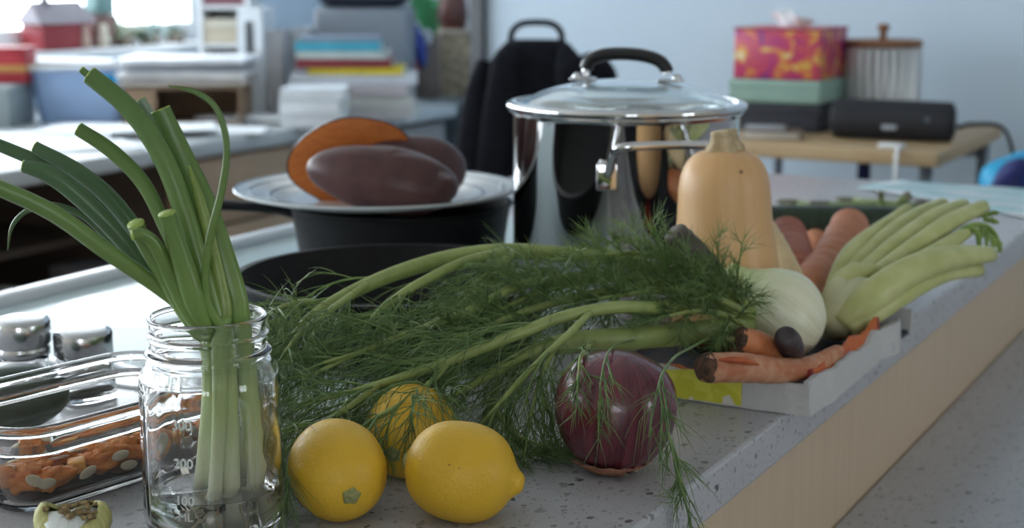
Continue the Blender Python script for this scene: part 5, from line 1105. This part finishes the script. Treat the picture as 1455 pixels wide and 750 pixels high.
# ------------------------------------------------------------------ desk along the window wall
DZ, DX, DY0, DY1 = 0.77, -2.79, 1.2, 4.72
M_lam = mat('grey_laminate', (0.42, 0.45, 0.46), (0.46, 0.49, 0.50), 4, rough=0.35)
M_dwood = mat('drawer_front', (0.36, 0.25, 0.16), (0.41, 0.29, 0.19), 6, rough=0.5, stretch=(1, 1, 8))
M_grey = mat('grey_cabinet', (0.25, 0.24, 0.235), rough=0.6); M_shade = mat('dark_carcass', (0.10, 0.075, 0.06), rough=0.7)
dk = thing('desk', 'long built-in desk with a grey laminate top and wooden drawers below the window', 'desk', ((DX + WALL_X) / 2, (DY0 + DY1) / 2, 0))
MB().rbox(((DX + WALL_X) / 2 + 0.003, (DY0 + DY1) / 2, DZ - 0.0225), (DX - WALL_X - 0.008, DY1 - DY0, 0.045), 0.008, 3).build('desk_top', M_lam, dk)
MB().rbox(((-3.0 + WALL_X) / 2 + 0.003, (DY1 + Y_FAR) / 2, DZ - 0.0225), (WALL_X * -1 - 3.0 - 0.008, Y_FAR - DY1 - 0.004, 0.045), 0.008, 3).build('desk_return', M_lam, dk)
UY0, UY1, UY2 = 3.22, 4.02, 4.66
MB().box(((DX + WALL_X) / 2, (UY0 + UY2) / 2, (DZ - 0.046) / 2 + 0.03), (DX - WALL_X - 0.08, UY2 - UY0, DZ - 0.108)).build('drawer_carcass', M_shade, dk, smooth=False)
M_pull = mat('dark_pull', (0.05, 0.055, 0.06), rough=0.3, metal=0.7)
for i, (z0, z1) in enumerate(((0.525, 0.715), (0.32, 0.515), (0.10, 0.31))):
    y0, y1 = UY0 + 0.005, UY1 - 0.004
    d_ = MB().rbox((DX - 0.030, (y0 + y1) / 2, (z0 + z1) / 2), (0.020, y1 - y0, z1 - z0), 0.003, 2).build('drawer', M_dwood, dk)
    ym = (y0 + y1) / 2 + 0.0; zz = (z0 + z1) / 2
    MB().tube([(DX - 0.021, ym - 0.10, zz), (DX + 0.012, ym - 0.092, zz - 0.004), (DX + 0.016, ym, zz - 0.012), (DX + 0.012, ym + 0.092, zz - 0.004), (DX - 0.021, ym + 0.10, zz)], [0.006] * 5, 10, smooth=30).build('drawer_pull', M_pull, d_)
for y0, y1 in ((UY1 + 0.002, UY1 + 0.30), (UY1 + 0.304, UY2 - 0.002)):
    MB().rbox((DX - 0.030, (y0 + y1) / 2, 0.40), (0.020, y1 - y0, 0.62), 0.003, 2).build('cabinet_door', M_grey, dk)
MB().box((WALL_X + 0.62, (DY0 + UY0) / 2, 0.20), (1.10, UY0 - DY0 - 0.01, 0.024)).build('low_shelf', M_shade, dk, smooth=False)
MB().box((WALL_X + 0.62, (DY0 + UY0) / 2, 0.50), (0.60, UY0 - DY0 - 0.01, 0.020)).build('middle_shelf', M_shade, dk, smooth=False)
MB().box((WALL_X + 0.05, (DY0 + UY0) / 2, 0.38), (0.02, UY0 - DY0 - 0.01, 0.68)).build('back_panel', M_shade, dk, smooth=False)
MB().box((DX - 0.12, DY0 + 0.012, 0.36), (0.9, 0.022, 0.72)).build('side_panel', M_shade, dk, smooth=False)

M_paper = mat('white_paper', (0.74, 0.77, 0.80), rough=0.85); M_pages = mat('book_pages', (0.60, 0.58, 0.52), (0.52, 0.50, 0.45), 300, rough=0.9, stretch=(1, 1, 12))
def colm(name, c, r=0.5): return mat(name, c, tuple(x * 0.88 for x in c), 20, rough=r)
def book(label, c, L, W, Hh, rz, m, group=None, upright=False):
    """A book lying flat (or upright: L tall, W deep, Hh thick) with its spine to the room."""
    t = thing('book', label, 'book', c, rz, group); q = Matrix.Rotation(rz, 3, 'Z'); b_ = 0.0025
    if not upright:
        MB().box(c + q @ Vector((0, 0, 0.0)) + UP * Hh / 2, (L - 0.008, W - 0.010, Hh - 2 * b_), rz).build('pages', M_pages, t, smooth=False)
        cv = MB(); cv.box(c + UP * b_ / 2, (L, W, b_), rz).box(c + UP * (Hh - b_ / 2), (L, W, b_), rz).box(c + q @ Vector((0, -W / 2 + b_ / 2, Hh / 2)), (L, b_, Hh), rz)
    else:
        MB().box(c + UP * L / 2, (Hh - 2 * b_, W - 0.01, L - 0.008), rz).build('pages', M_pages, t, smooth=False)
        cv = MB(); cv.box(c + q @ Vector((Hh / 2 - b_ / 2, 0, L / 2)), (b_, W, L), rz).box(c + q @ Vector((-Hh / 2 + b_ / 2, 0, L / 2)), (b_, W, L), rz).box(c + q @ Vector((0, -W / 2 + b_ / 2, L / 2)), (Hh, b_, L), rz)
    cv.build('cover', m, t, smooth=False); return t
# the big book stack, spines towards the kitchen
FACE = R(28)
S0 = hd(500, 150, 5.02); S0 = Vector((S0.x, S0.y, DZ))
def st_at(px, off=0.0): p = hd(px, 120, 5.02 + off); return Vector((p.x, p.y, 0))
zc_ = DZ + 0.0005
stack = [('thick pale grey book at the bottom of the stack on the desk', 505, .40, .26, .040, (0.46, 0.45, 0.45)),
         ('cream book second from the bottom of the desk stack', 503, .39, .25, .034, (0.52, 0.52, 0.48)),
         ('pinkish grey book third from the bottom of the desk stack', 500, .38, .25, .034, (0.44, 0.40, 0.42)),
         ('white book below the yellow one in the desk stack', 505, .40, .24, .030, (0.52, 0.54, 0.58)),
         ('bright yellow book with dark print in the middle of the desk stack', 510, .30, .20, .021, (0.62, 0.48, 0.02)),
         ('dark red book above the yellow one in the desk stack', 493, .30, .21, .027, (0.20, 0.022, 0.03)),
         ('pale grey-green book lying on the dark red book', 492, .28, .20, .024, (0.42, 0.48, 0.46)),
         ('turquoise book with a green patch near the top of the desk stack', 485, .27, .19, .030, (0.05, 0.33, 0.45)),
         ('slate grey book topmost on the desk stack', 485, .25, .18, .014, (0.20, 0.25, 0.32))]
for k, (lab, px, L, W, Hh, c) in enumerate(stack):
    p = st_at(px); book(lab, Vector((p.x, p.y, zc_)), L, W, Hh, FACE + (-0.05, .04, -.02, .06, .0, .03, -.03, .02, .05)[k], colm('book_cover', c), 'books stacked on the desk'); zc_ += Hh + 0.0004
for k, (lab, L, W, Hh) in enumerate((('white paperback at the bottom left of the big stack', .19, .22, .040), ('white pad on the paperbacks left of the big stack', .18, .21, .042), ('thin white booklet on top of the left pile', .19, .20, .032))):
    p = hd(448, 120, 4.74); book(lab, Vector((p.x, p.y, DZ + 0.0005 + (0, .0405, .083)[k])), L, W, Hh, FACE + (.05, -.06, .02)[k], colm('white_cover', (0.66, 0.70, 0.74)), 'white paperbacks in front of the book stack')
# dark case on a grey monitor arm behind the stack
pm_ = hd(520, 60, 5.5); prn = thing('printer', 'grey office machine with a dark rounded top behind the book stack', 'printer', (pm_.x, pm_.y, DZ))
MB().rbox(Vector((pm_.x, pm_.y, DZ + 0.17)), (0.33, 0.28, 0.338), 0.02, 3, FACE).build('housing', mat('grey_housing', (0.17, 0.19, 0.22), rough=0.5), prn)
MB().rbox(Vector((pm_.x, pm_.y, DZ + 0.3785)) - FWD * 0.03, (0.30, 0.24, 0.078), 0.04, 5, FACE).build('dark_top', mat('dark_navy_plastic', (0.012, 0.016, 0.028), rough=0.5), prn)
# magazine files and upright books left of the stack
def magfile(label, px, d, w, h, m, hole=True):
    p = hd(px, 120, d); p = Vector((p.x, p.y, DZ)); t = thing('magazine_file', label, 'magazine file', p, FACE, 'magazine files on the desk'); q = Matrix.Rotation(FACE, 3, 'Z'); th = 0.004; D = 0.26
    b_ = MB()
    for s in (-1, 1): b_.box(p + q @ Vector((s * (w / 2 - th / 2), 0, h / 2)), (th, D, h), FACE)
    b_.box(p + UP * th / 2, (w, D, th), FACE).box(p + q @ Vector((0, D / 2 - th / 2, h / 2)), (w, th, h), FACE)
    fy = -D / 2 + th / 2; hw = 0.016 if hole else 0
    if hole:
        z0, z1 = h * 0.55, h * 0.88
        for s in (-1, 1): b_.box(p + q @ Vector((s * (w / 2 + hw) / 2, fy, h / 2)), (w / 2 - hw, th, h), FACE)
        b_.box(p + q @ Vector((0, fy, z0 / 2)), (2 * hw, th, z0), FACE).box(p + q @ Vector((0, fy, (z1 + h) / 2)), (2 * hw, th, h - z1), FACE)
    else: b_.box(p + q @ Vector((0, fy, h / 2)), (w, th, h), FACE)
    b_.build('box_body', m, t, smooth=False)
    MB().box(p + q @ Vector((0, 0.01, h * 0.46)), (w - 0.014, D - 0.04, h * 0.86), FACE).build('papers', mat('grey_papers', (0.30, 0.32, 0.34), rough=0.9), t, smooth=False)
magfile('tall white magazine file with an oval grip hole, right of the window', 367, 5.15, .082, .345, mat('white_card', (0.66, 0.70, 0.74), rough=0.6))
magfile('shorter grey magazine file beside the white one with the grip hole', 399, 5.20, .060, .27, mat('grey_card', (0.42, 0.42, 0.44), rough=0.6), False)
magfile('second grey magazine file, just left of the tall book stack', 434, 5.35, .055, .27, mat('pale_grey_card', (0.50, 0.52, 0.54), rough=0.6), False)
# low bookcase in the window corner: books lying in two bays
bc = hd(328, 60, 5.70); bcs = thing('bookcase', 'white open bookcase between the window and the magazine files', 'bookcase', (bc.x, bc.y, DZ)); q = Matrix.Rotation(FACE, 3, 'Z')
sb = MB(); BW, BD, BH = 0.17, 0.24, 0.80
for s in (-1, 1): sb.box(Vector((bc.x, bc.y, DZ + BH / 2)) + q @ Vector((s * BW / 2, 0, 0)), (0.016, BD, BH), FACE)
sb.box(Vector((bc.x, bc.y, DZ + BH / 2)) + q @ Vector((0, BD / 2 - 0.005, 0)), (BW, 0.008, BH), FACE)
sb.build('carcass', M_white, bcs, smooth=False)
for z in (0.006, 0.20, 0.335, 0.47, 0.79): MB().box(Vector((bc.x, bc.y, DZ + z)), (BW - 0.018, BD - 0.01, 0.012), FACE).build('shelf', M_white, bcs, smooth=False)
bk = [('grey-green book lying in the lowest bay of the bookcase', .0125, .055, (0.36, 0.44, 0.42)), ('sand-coloured thick book in the lowest bay of the bookcase', .068, .060, (0.52, 0.46, 0.34)),
      ('pale tan book lying in the second bay of the bookcase', .2065, .052, (0.55, 0.48, 0.36)), ('cream book lying on the pale tan one in the bookcase', .259, .035, (0.58, 0.54, 0.44)),
      ('maroon striped book lying in the third bay of the bookcase', .3415, .030, (0.20, 0.08, 0.10)), ('grey book lying above the maroon one in the bookcase', .372, .034, (0.40, 0.42, 0.46)), ('dark book topmost in the third bay of the bookcase', .4065, .024, (0.10, 0.11, 0.13)),
      ('yellow-olive book lying in the top bay of the bookcase', .4765, .060, (0.42, 0.38, 0.14))]
for lab, z, h, c in bk: book(lab, Vector((bc.x, bc.y, DZ + z)) - FWD * 0.01, BW - 0.024, BD - 0.03, h, FACE, colm('book_cover', c), 'books in the small bookcase')

# plastic bin with papers on it
bn = hd(122, 150, 4.92); bnc = Vector((bn.x, bn.y, DZ + 0.0005)); bin_ = thing('storage_bin', 'translucent bluish plastic storage bin with a cyan label under white papers', 'storage bin', bnc); q = Matrix.Rotation(FACE + 0.1, 3, 'Z')
V = []; F = []; n = 36
def rr2(w, d, rad): return rrect(Vector((0, 0, 0)), q @ Vector((1, 0, 0)), q @ Vector((0, 1, 0)), w / 2, d / 2, rad)
LV = [(.255, .20, .03, 0), (.30, .235, .035, .148), (.315, .25, .038, .150), (.315, .25, .038, .160), (.292, .228, .033, .160), (.249, .194, .028, .004)]
for w, d, rad, z in LV: V += [bnc + p + UP * z for p in rr2(w, d, rad)]
for i in range(len(LV) - 1):
    for k in range(n): F.append((i * n + k, i * n + (k + 1) % n, (i + 1) * n + (k + 1) % n, (i + 1) * n + k))
F.append(tuple(range(n))[::-1]); F.append(tuple((len(LV) - 1) * n + k for k in range(n)))
MB().add(V, F).build('bin_body', mat('milky_blue_plastic', (0.24, 0.36, 0.58), (0.28, 0.40, 0.62), 8, rough=0.3), bin_, angle=50)
MB().box(bnc + q @ Vector((0.085, -0.1165, 0.133)), (0.082, 0.006, 0.032), 0, q @ Matrix.Rotation(R(-6.5), 3, 'X')).build('label', mat('cyan_label', (0.0, 0.22, 0.45), rough=0.4), bin_, smooth=False)
pr = random.Random(3)
def paper(label, c, w, d, rz, h=0.003, group=None, m=None):
    V = []; F = []; n = 10; qq = Matrix.Rotation(rz, 3, 'Z'); sd = pr.random() * 9; N2 = n * n
    for lift in (0.0, h):
        for i in range(n):
            for j in range(n):
                p = qq @ Vector(((i / (n - 1) - .5) * w, (j / (n - 1) - .5) * d, 0)); V.append(c + p + UP * (lift + 0.0030 * (1 + noise.noise(p * 11 + Vector((sd, 0, 0))))))
    for i in range(n - 1):
        for j in range(n - 1):
            f = (i * n + j, (i + 1) * n + j, (i + 1) * n + j + 1, i * n + j + 1); F.append(f[::-1]); F.append(tuple(k + N2 for k in f))
    rim = [i * n for i in range(n)] + [(n - 1) * n + j for j in range(1, n)] + [i * n + n - 1 for i in range(n - 2, -1, -1)] + [j for j in range(n - 2, 0, -1)]
    for a_, b_ in zip(rim, rim[1:] + rim[:1]): F.append((a_, b_, b_ + N2, a_ + N2))
    o = MB().add(V, F).build('paper_sheet', m or M_paper, angle=50)
    return tag(o, label, 'paper', group)
paper('white papers lying across the top of the plastic bin', bnc + UP * 0.161, .33, .24, FACE + .2, .012)
paper('upper white sheets slipping left on the plastic bin', bnc + UP * 0.179 + q @ Vector((-.02, .0, 0)), .30, .20, FACE - .12, .006)
PG = 'loose papers on the desk'
for k, (px, py, w, d, rz, lab) in enumerate(((45, 198, .42, .30, .3, 'crumpled white paper at the far left of the desk'), (150, 190, .34, .26, -.1, 'white sheet on the desk below the plastic bin'), (232, 192, .30, .20, .25, 'white sheet lying below the cardboard box on the desk'), (300, 187, .32, .18, .05, 'white sheet on the desk below the magazine files'), (356, 172, .30, .18, -.2, 'white sheet overlapping near the magazine files'), (372, 152, .26, .20, .3, 'white sheet lying left of the white paperbacks'), (110, 210, .30, .22, .5, 'white sheet close to the front edge of the desk'), (612, 127, .30, .24, -.1, 'white sheet at the right end of the desk'))):
    p = hz(px, py, DZ + 0.001); p.z = DZ + 0.0006 + 0.009 * (k % 3); paper(lab, p, w, d, FACE + rz, 0.004, PG)
p = hz(362, 158, DZ); 
for k in range(2): paper(('thick pad of white paper in front of the magazine files', 'upper pad of white paper in front of the magazine files')[k], Vector((p.x - .02, p.y + .03, DZ + 0.030 + 0.020 * k)), .24, .20, FACE + .1 - .15 * k, 0.012)
p = hz(462, 152, DZ); tag(MB().rbox(Vector((p.x, p.y, DZ + 0.012)), (.05, .04, .018), .006, 2, FACE).build('eraser', mat('orange_rubber', (0.55, 0.16, 0.08), rough=0.6)), 'small orange block on the desk in front of the white paperbacks', 'eraser')
# cardboard tray with paper stacks
cbp = hd(270, 140, 4.86); cb3 = Vector((cbp.x, cbp.y, DZ + 0.0005)); tr = thing('cardboard_box', 'brown cardboard box open to the front, paper piled on it, right of the plastic bin', 'box', cb3); q = Matrix.Rotation(FACE + .05, 3, 'Z')
M_cb = mat('brown_cardboard', (0.20, 0.13, 0.08), (0.25, 0.17, 0.11), 15, rough=0.8)
b_ = MB(); W_2, D_2, H_2 = .35, .28, .115
for s in (-1, 1): b_.box(cb3 + q @ Vector((s * (W_2 / 2 - .003), 0, H_2 / 2)), (.006, D_2, H_2), FACE + .05)
b_.box(cb3 + q @ Vector((0, D_2 / 2 - .003, H_2 / 2)), (W_2, .006, H_2), FACE + .05).box(cb3 + UP * .003, (W_2, D_2, .006), FACE + .05).box(cb3 + UP * (H_2 - .003), (W_2, D_2, .006), FACE + .05)
b_.box(cb3 + q @ Vector((-.13, -D_2 / 2 + .003, H_2 / 2)), (.10, .006, H_2), FACE + .05).build('box_body', M_cb, tr, smooth=False)
for k, (w, d, c, h) in enumerate(((0.385, .29, (.36, .33, .30), .016), (0.39, .28, (.62, .62, .62), .016), (0.375, .29, (.30, .32, .36), .012), (0.395, .29, (.66, .69, .73), .014))):
    paper(('kraft folder lying directly on the cardboard box', 'pale sheaf of paper second up on the cardboard box', 'grey folder third up on the cardboard box', 'white sheaf of paper topmost on the cardboard box')[k], cb3 + UP * (H_2 + .0015 + (0, .0235, .047, .067)[k]), w, d, FACE + (.05, .02, .09, .0)[k], h, None, colm('sheaf', c))
# things on and below the window sill
def block(name, label, cat, px, py, d, s, c, rz=None, base=None):
    p = hd(px, py, d); z = base if base is not None else p.z
    t = thing(name, label, cat, (p.x, p.y, z)); MB().rbox(Vector((p.x, p.y, z + s[2] / 2)), s, 0.006, 2, FACE if rz is None else rz).build('box_body', colm(name + '_colour', c), t); return t, Vector((p.x, p.y, z))
gt, g0 = block('drawer_box', 'grey-green storage box at the left edge of the desk', 'box', -14, 150, 4.75, (.20, .24, .115), (0.22, 0.26, 0.27), None, DZ + .0005)
MB().rbox(g0 + UP * .118, (.205, .245, .012), .004, 2, FACE).build('box_lid', colm('greygreen_lid', (0.30, 0.34, 0.35)), gt)
rt, r0 = block('gift_tin', 'red tin with a gold band standing on the grey-green box at the left', 'tin', 8, 98, 4.80, (.16, .12, .100), (0.33, 0.02, 0.03), None, DZ + .1255)
MB().rbox(r0 + UP * .045, (.162, .122, .022), .003, 2, FACE).build('gold_band', mat('gold_band', (0.38, 0.20, 0.05), rough=0.4), rt); MB().rbox(r0 + UP * .104, (.164, .124, .010), .003, 2, FACE).build('tin_lid', colm('red_lid', (0.30, 0.02, 0.03)), rt)
SILL = WZ0 + 0.0005
hs_ = hx(80, 60, WALL_X + 0.04)
H0 = Vector((WALL_X + 0.045, hs_.y, SILL)); th_ = thing('toy_house', 'red toy house with a grey gabled roof standing on the window sill', 'toy', H0)
MB().rbox(H0 + UP * .045, (.10, .23, .09), .004, 2).build('house_wall', colm('toy_red', (0.28, 0.03, 0.04)), th_)
rfb = MB(); V = [H0 + Vector((a * .062, b * .135, .0905)) for a in (-1, 1) for b in (-1, 1)] + [H0 + Vector((0, b * .115, .165)) for b in (-1, 1)]
rfb.add(V, [(0, 1, 5, 4), (2, 4, 5, 3), (0, 4, 2), (1, 3, 5), (0, 2, 3, 1)]).build('roof', colm('toy_roof', (0.22, 0.20, 0.23)), th_, smooth=False)
MB().lathe([(0, .15), (.016, .15), (.013, .19), (.004, .22), (0, .221)], 14, Matrix.Translation(H0 + Vector((0, -.05, 0)))).build('turret', colm('toy_turret', (0.16, 0.15, 0.17)), th_)
t1_, v1 = block('tea_tin', 'brown and teal square tin standing on the window sill', 'tin', 144, 60, 5.17, (.075, .085, .115), (0.14, 0.08, 0.07), 0, SILL)
o_ = hx(144, 60, WALL_X + 0.045); 
for ob_ in (t1_,): ob_.location = (WALL_X + .045, o_.y, SILL)
MB().rbox(Vector((WALL_X + .045, o_.y, SILL + .150)), (.072, .083, .068), .005, 2).build('tin_top', colm('teal_tin', (0.10, 0.20, 0.20)), t1_)
for k, (px, c, lab) in enumerate(((123, (0.50, 0.36, 0.30), 'small pinkish ornament between the toy house and the tin'), (150, (0.62, 0.58, 0.48), 'small cream egg-shaped ornament in front of the brown tin'))):
    o_ = hx(px, 62, WALL_X + .10); c0 = Vector((WALL_X + .095, o_.y, SILL)); t = thing('ornament', lab, 'ornament', c0)
    MB().lathe(cr([(0, 0), (.014, .001), (.020, .022), (.017, .045), (.012, .052), (.015, .064), (.010, .080), (0, .084)], 24)[:-1] + [(0, .084)], 20, Matrix.Translation(c0)).build('figure', mat('glazed_ceramic', c, rough=0.2), t)
for k, (px, s, c, lab) in enumerate(((175, .055, (0.20, 0.27, 0.14), 'low sage green plant in a pot on the window sill'), (212, .045, (0.24, 0.36, 0.34), 'pale blue-green trailing plant on the window sill'), (250, .03, (0.30, 0.40, 0.36), 'smallest plant at the right end of the window sill'))):
    o_ = hx(px, 62, WALL_X + .05); c0 = Vector((WALL_X + .05, o_.y, SILL)); t = thing('potted_plant', lab, 'plant', c0)
    MB().lathe([(0, 0), (.030, 0), (.038, .045), (.034, .045), (.030, .035), (0, .035)], 24, Matrix.Translation(c0)).build('pot', colm('clay', (0.30, 0.25, 0.20)), t)
    lf = MB(); rp = random.Random(k)
    for i in range(90):
        d = Vector((rp.gauss(0, .6), rp.gauss(0, 1), abs(rp.gauss(.2, .5)))).normalized(); pp_ = c0 + UP * .035; L = s * rp.uniform(.7, 1.8)
        leaf_blade(lf, pp_ + d * L * .5, d, UP if abs(d.z) < .9 else RGT, L * .7, .007)
    f_ = lf.build('foliage', colm('foliage', c), t); f_['kind'] = 'stuff'; s_ = f_.modifiers.new('thickness', 'SOLIDIFY'); s_.thickness = .0006
# right end of the desk: basket, patterned box, toys, plant
bs, bs0 = block('wooden_box', 'dark brown tall wooden box behind the book stack', 'box', 601, 112, 5.75, (.13, .14, .23), (0.13, 0.10, 0.08), None, DZ + .0005)
rk = MB(); ro = bs0 + UP * .2305
t = thing('toy_rocket', 'blue and red plush toy hanging over the front of the dark wooden box', 'toy', bs0 + UP * .05)
fx_ = bs0 - FWD * .095
MB().blob(fx_ + UP * .20 - RGT * .01, (.024, .022, .085), basis(UP - RGT * .25), 0.15, 20, 20, 14).build('blue_body', colm('toy_blue', (0.02, 0.05, 0.26)), t)
MB().blob(fx_ + UP * .115 - RGT * .035, (.024, .020, .036), None, 0.15, 20, 18, 12).build('red_foot', colm('toy_red', (0.32, 0.02, 0.03)), t)
MB().blob(fx_ + UP * .225 + RGT * .026, (.013, .012, .03), None, 0.1, 20, 16, 10).build('white_patch', colm('toy_white', (0.50, 0.52, 0.58)), t)
pb, pb0 = block('patterned_box', 'box covered in brown and cream mottled pattern at the far end of the desk', 'box', 657, 122, 5.85, (.17, .16, .235), (0.3, 0.24, 0.16), None, DZ + .0005)
for ch_ in pb.children: ch_.data.materials[0] = mat('mottled_pattern', (0.12, 0.09, 0.06), (0.40, 0.33, 0.22), 45, rough=0.7, c3=(0.50, 0.44, 0.34))
ed = MB()
for s in (-1, 1): ed.box(pb0 + UP * .12 + RGT * s * .082 - FWD * .078, (.012, .012, .24), FACE)
ed.box(pb0 + UP * .240, (.18, .17, .012), FACE).build('pale_edging', colm('pale_edging', (0.50, 0.44, 0.36)), pb)
gp_ = bs0 + FWD * .31 + RGT * .08; gp_.z = DZ + .0005; t = thing('leafy_plant', 'bright green leafy plant behind the dark wooden box', 'plant', gp_)
MB().lathe([(0, 0), (.06, 0), (.075, .14), (.068, .14), (.06, .12), (0, .12)], 28, Matrix.Translation(gp_)).build('pot', colm('pot', (0.20, 0.18, 0.17)), t)
rp = random.Random(7)
for i in range(26):
    a = i * 2.4; d = Vector((math.cos(a) * .55, math.sin(a) * .55, 1)).normalized(); b0_ = gp_ + UP * .12; L = rp.uniform(.16, .36); lf = MB()
    lf.tube([b0_, b0_ + d * L * .6], [.003, .002], 6); leaf_blade(lf, b0_ + d * L * .55, d + RGT * .2, -FWD, .13, .034)
    f_ = lf.build('leaf', M_lg if i else colm('leaf_green', (0.05, 0.24, 0.10)), t); M_lg = f_.data.materials[0]; s_ = f_.modifiers.new('thickness', 'SOLIDIFY'); s_.thickness = .001
vp = pb0 + UP * .2475; tag(MB().lathe([(0, 0), (.045, 0), (.058, .05), (.050, .11), (.030, .15), (.034, .17), (.028, .17), (.02, .14), (0, .13)], 32, Matrix.Translation(vp - RGT * .035)).build('vase', mat('dark_red_brown', (0.08, 0.025, 0.018), rough=0.4)), 'dark reddish brown vase standing on the patterned box', 'vase')
MB_w = vp + RGT * .055 + FWD * .03; tag(MB().rbox(Vector((MB_w.x, MB_w.y, MB_w.z + .14)), (.085, .02, .28), .003, 2, FACE).build('white_board', M_white), 'white board standing beside the vase on the patterned box', 'board')
# dim books and things on the low shelf under the desk
ub = random.Random(4); y = 2.05; k = 0
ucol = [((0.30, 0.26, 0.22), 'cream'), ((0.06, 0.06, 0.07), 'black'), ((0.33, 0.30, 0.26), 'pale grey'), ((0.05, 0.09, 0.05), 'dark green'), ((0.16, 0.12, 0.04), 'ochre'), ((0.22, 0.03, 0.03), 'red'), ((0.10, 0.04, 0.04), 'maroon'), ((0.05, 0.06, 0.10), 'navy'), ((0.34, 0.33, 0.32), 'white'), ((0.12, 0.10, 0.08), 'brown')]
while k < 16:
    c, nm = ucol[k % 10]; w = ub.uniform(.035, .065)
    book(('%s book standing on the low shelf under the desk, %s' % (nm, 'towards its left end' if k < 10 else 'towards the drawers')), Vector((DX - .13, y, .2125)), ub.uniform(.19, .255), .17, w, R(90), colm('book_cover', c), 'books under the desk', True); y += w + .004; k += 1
tag(MB().rbox((DX - .165, 3.10, .33), (.25, .16, .235), .006, 2).build('file_box', colm('file_grey', (0.24, 0.24, 0.26))), 'grey file box on the low shelf beside the drawers', 'box')
tag(MB().rbox((WALL_X + .62, 2.6, .5305), (.30, .5, .04), .004, 2).build('folder', colm('orange_folder', (0.40, 0.16, 0.03))), 'orange-brown folder lying on the middle shelf under the desk', 'folder')
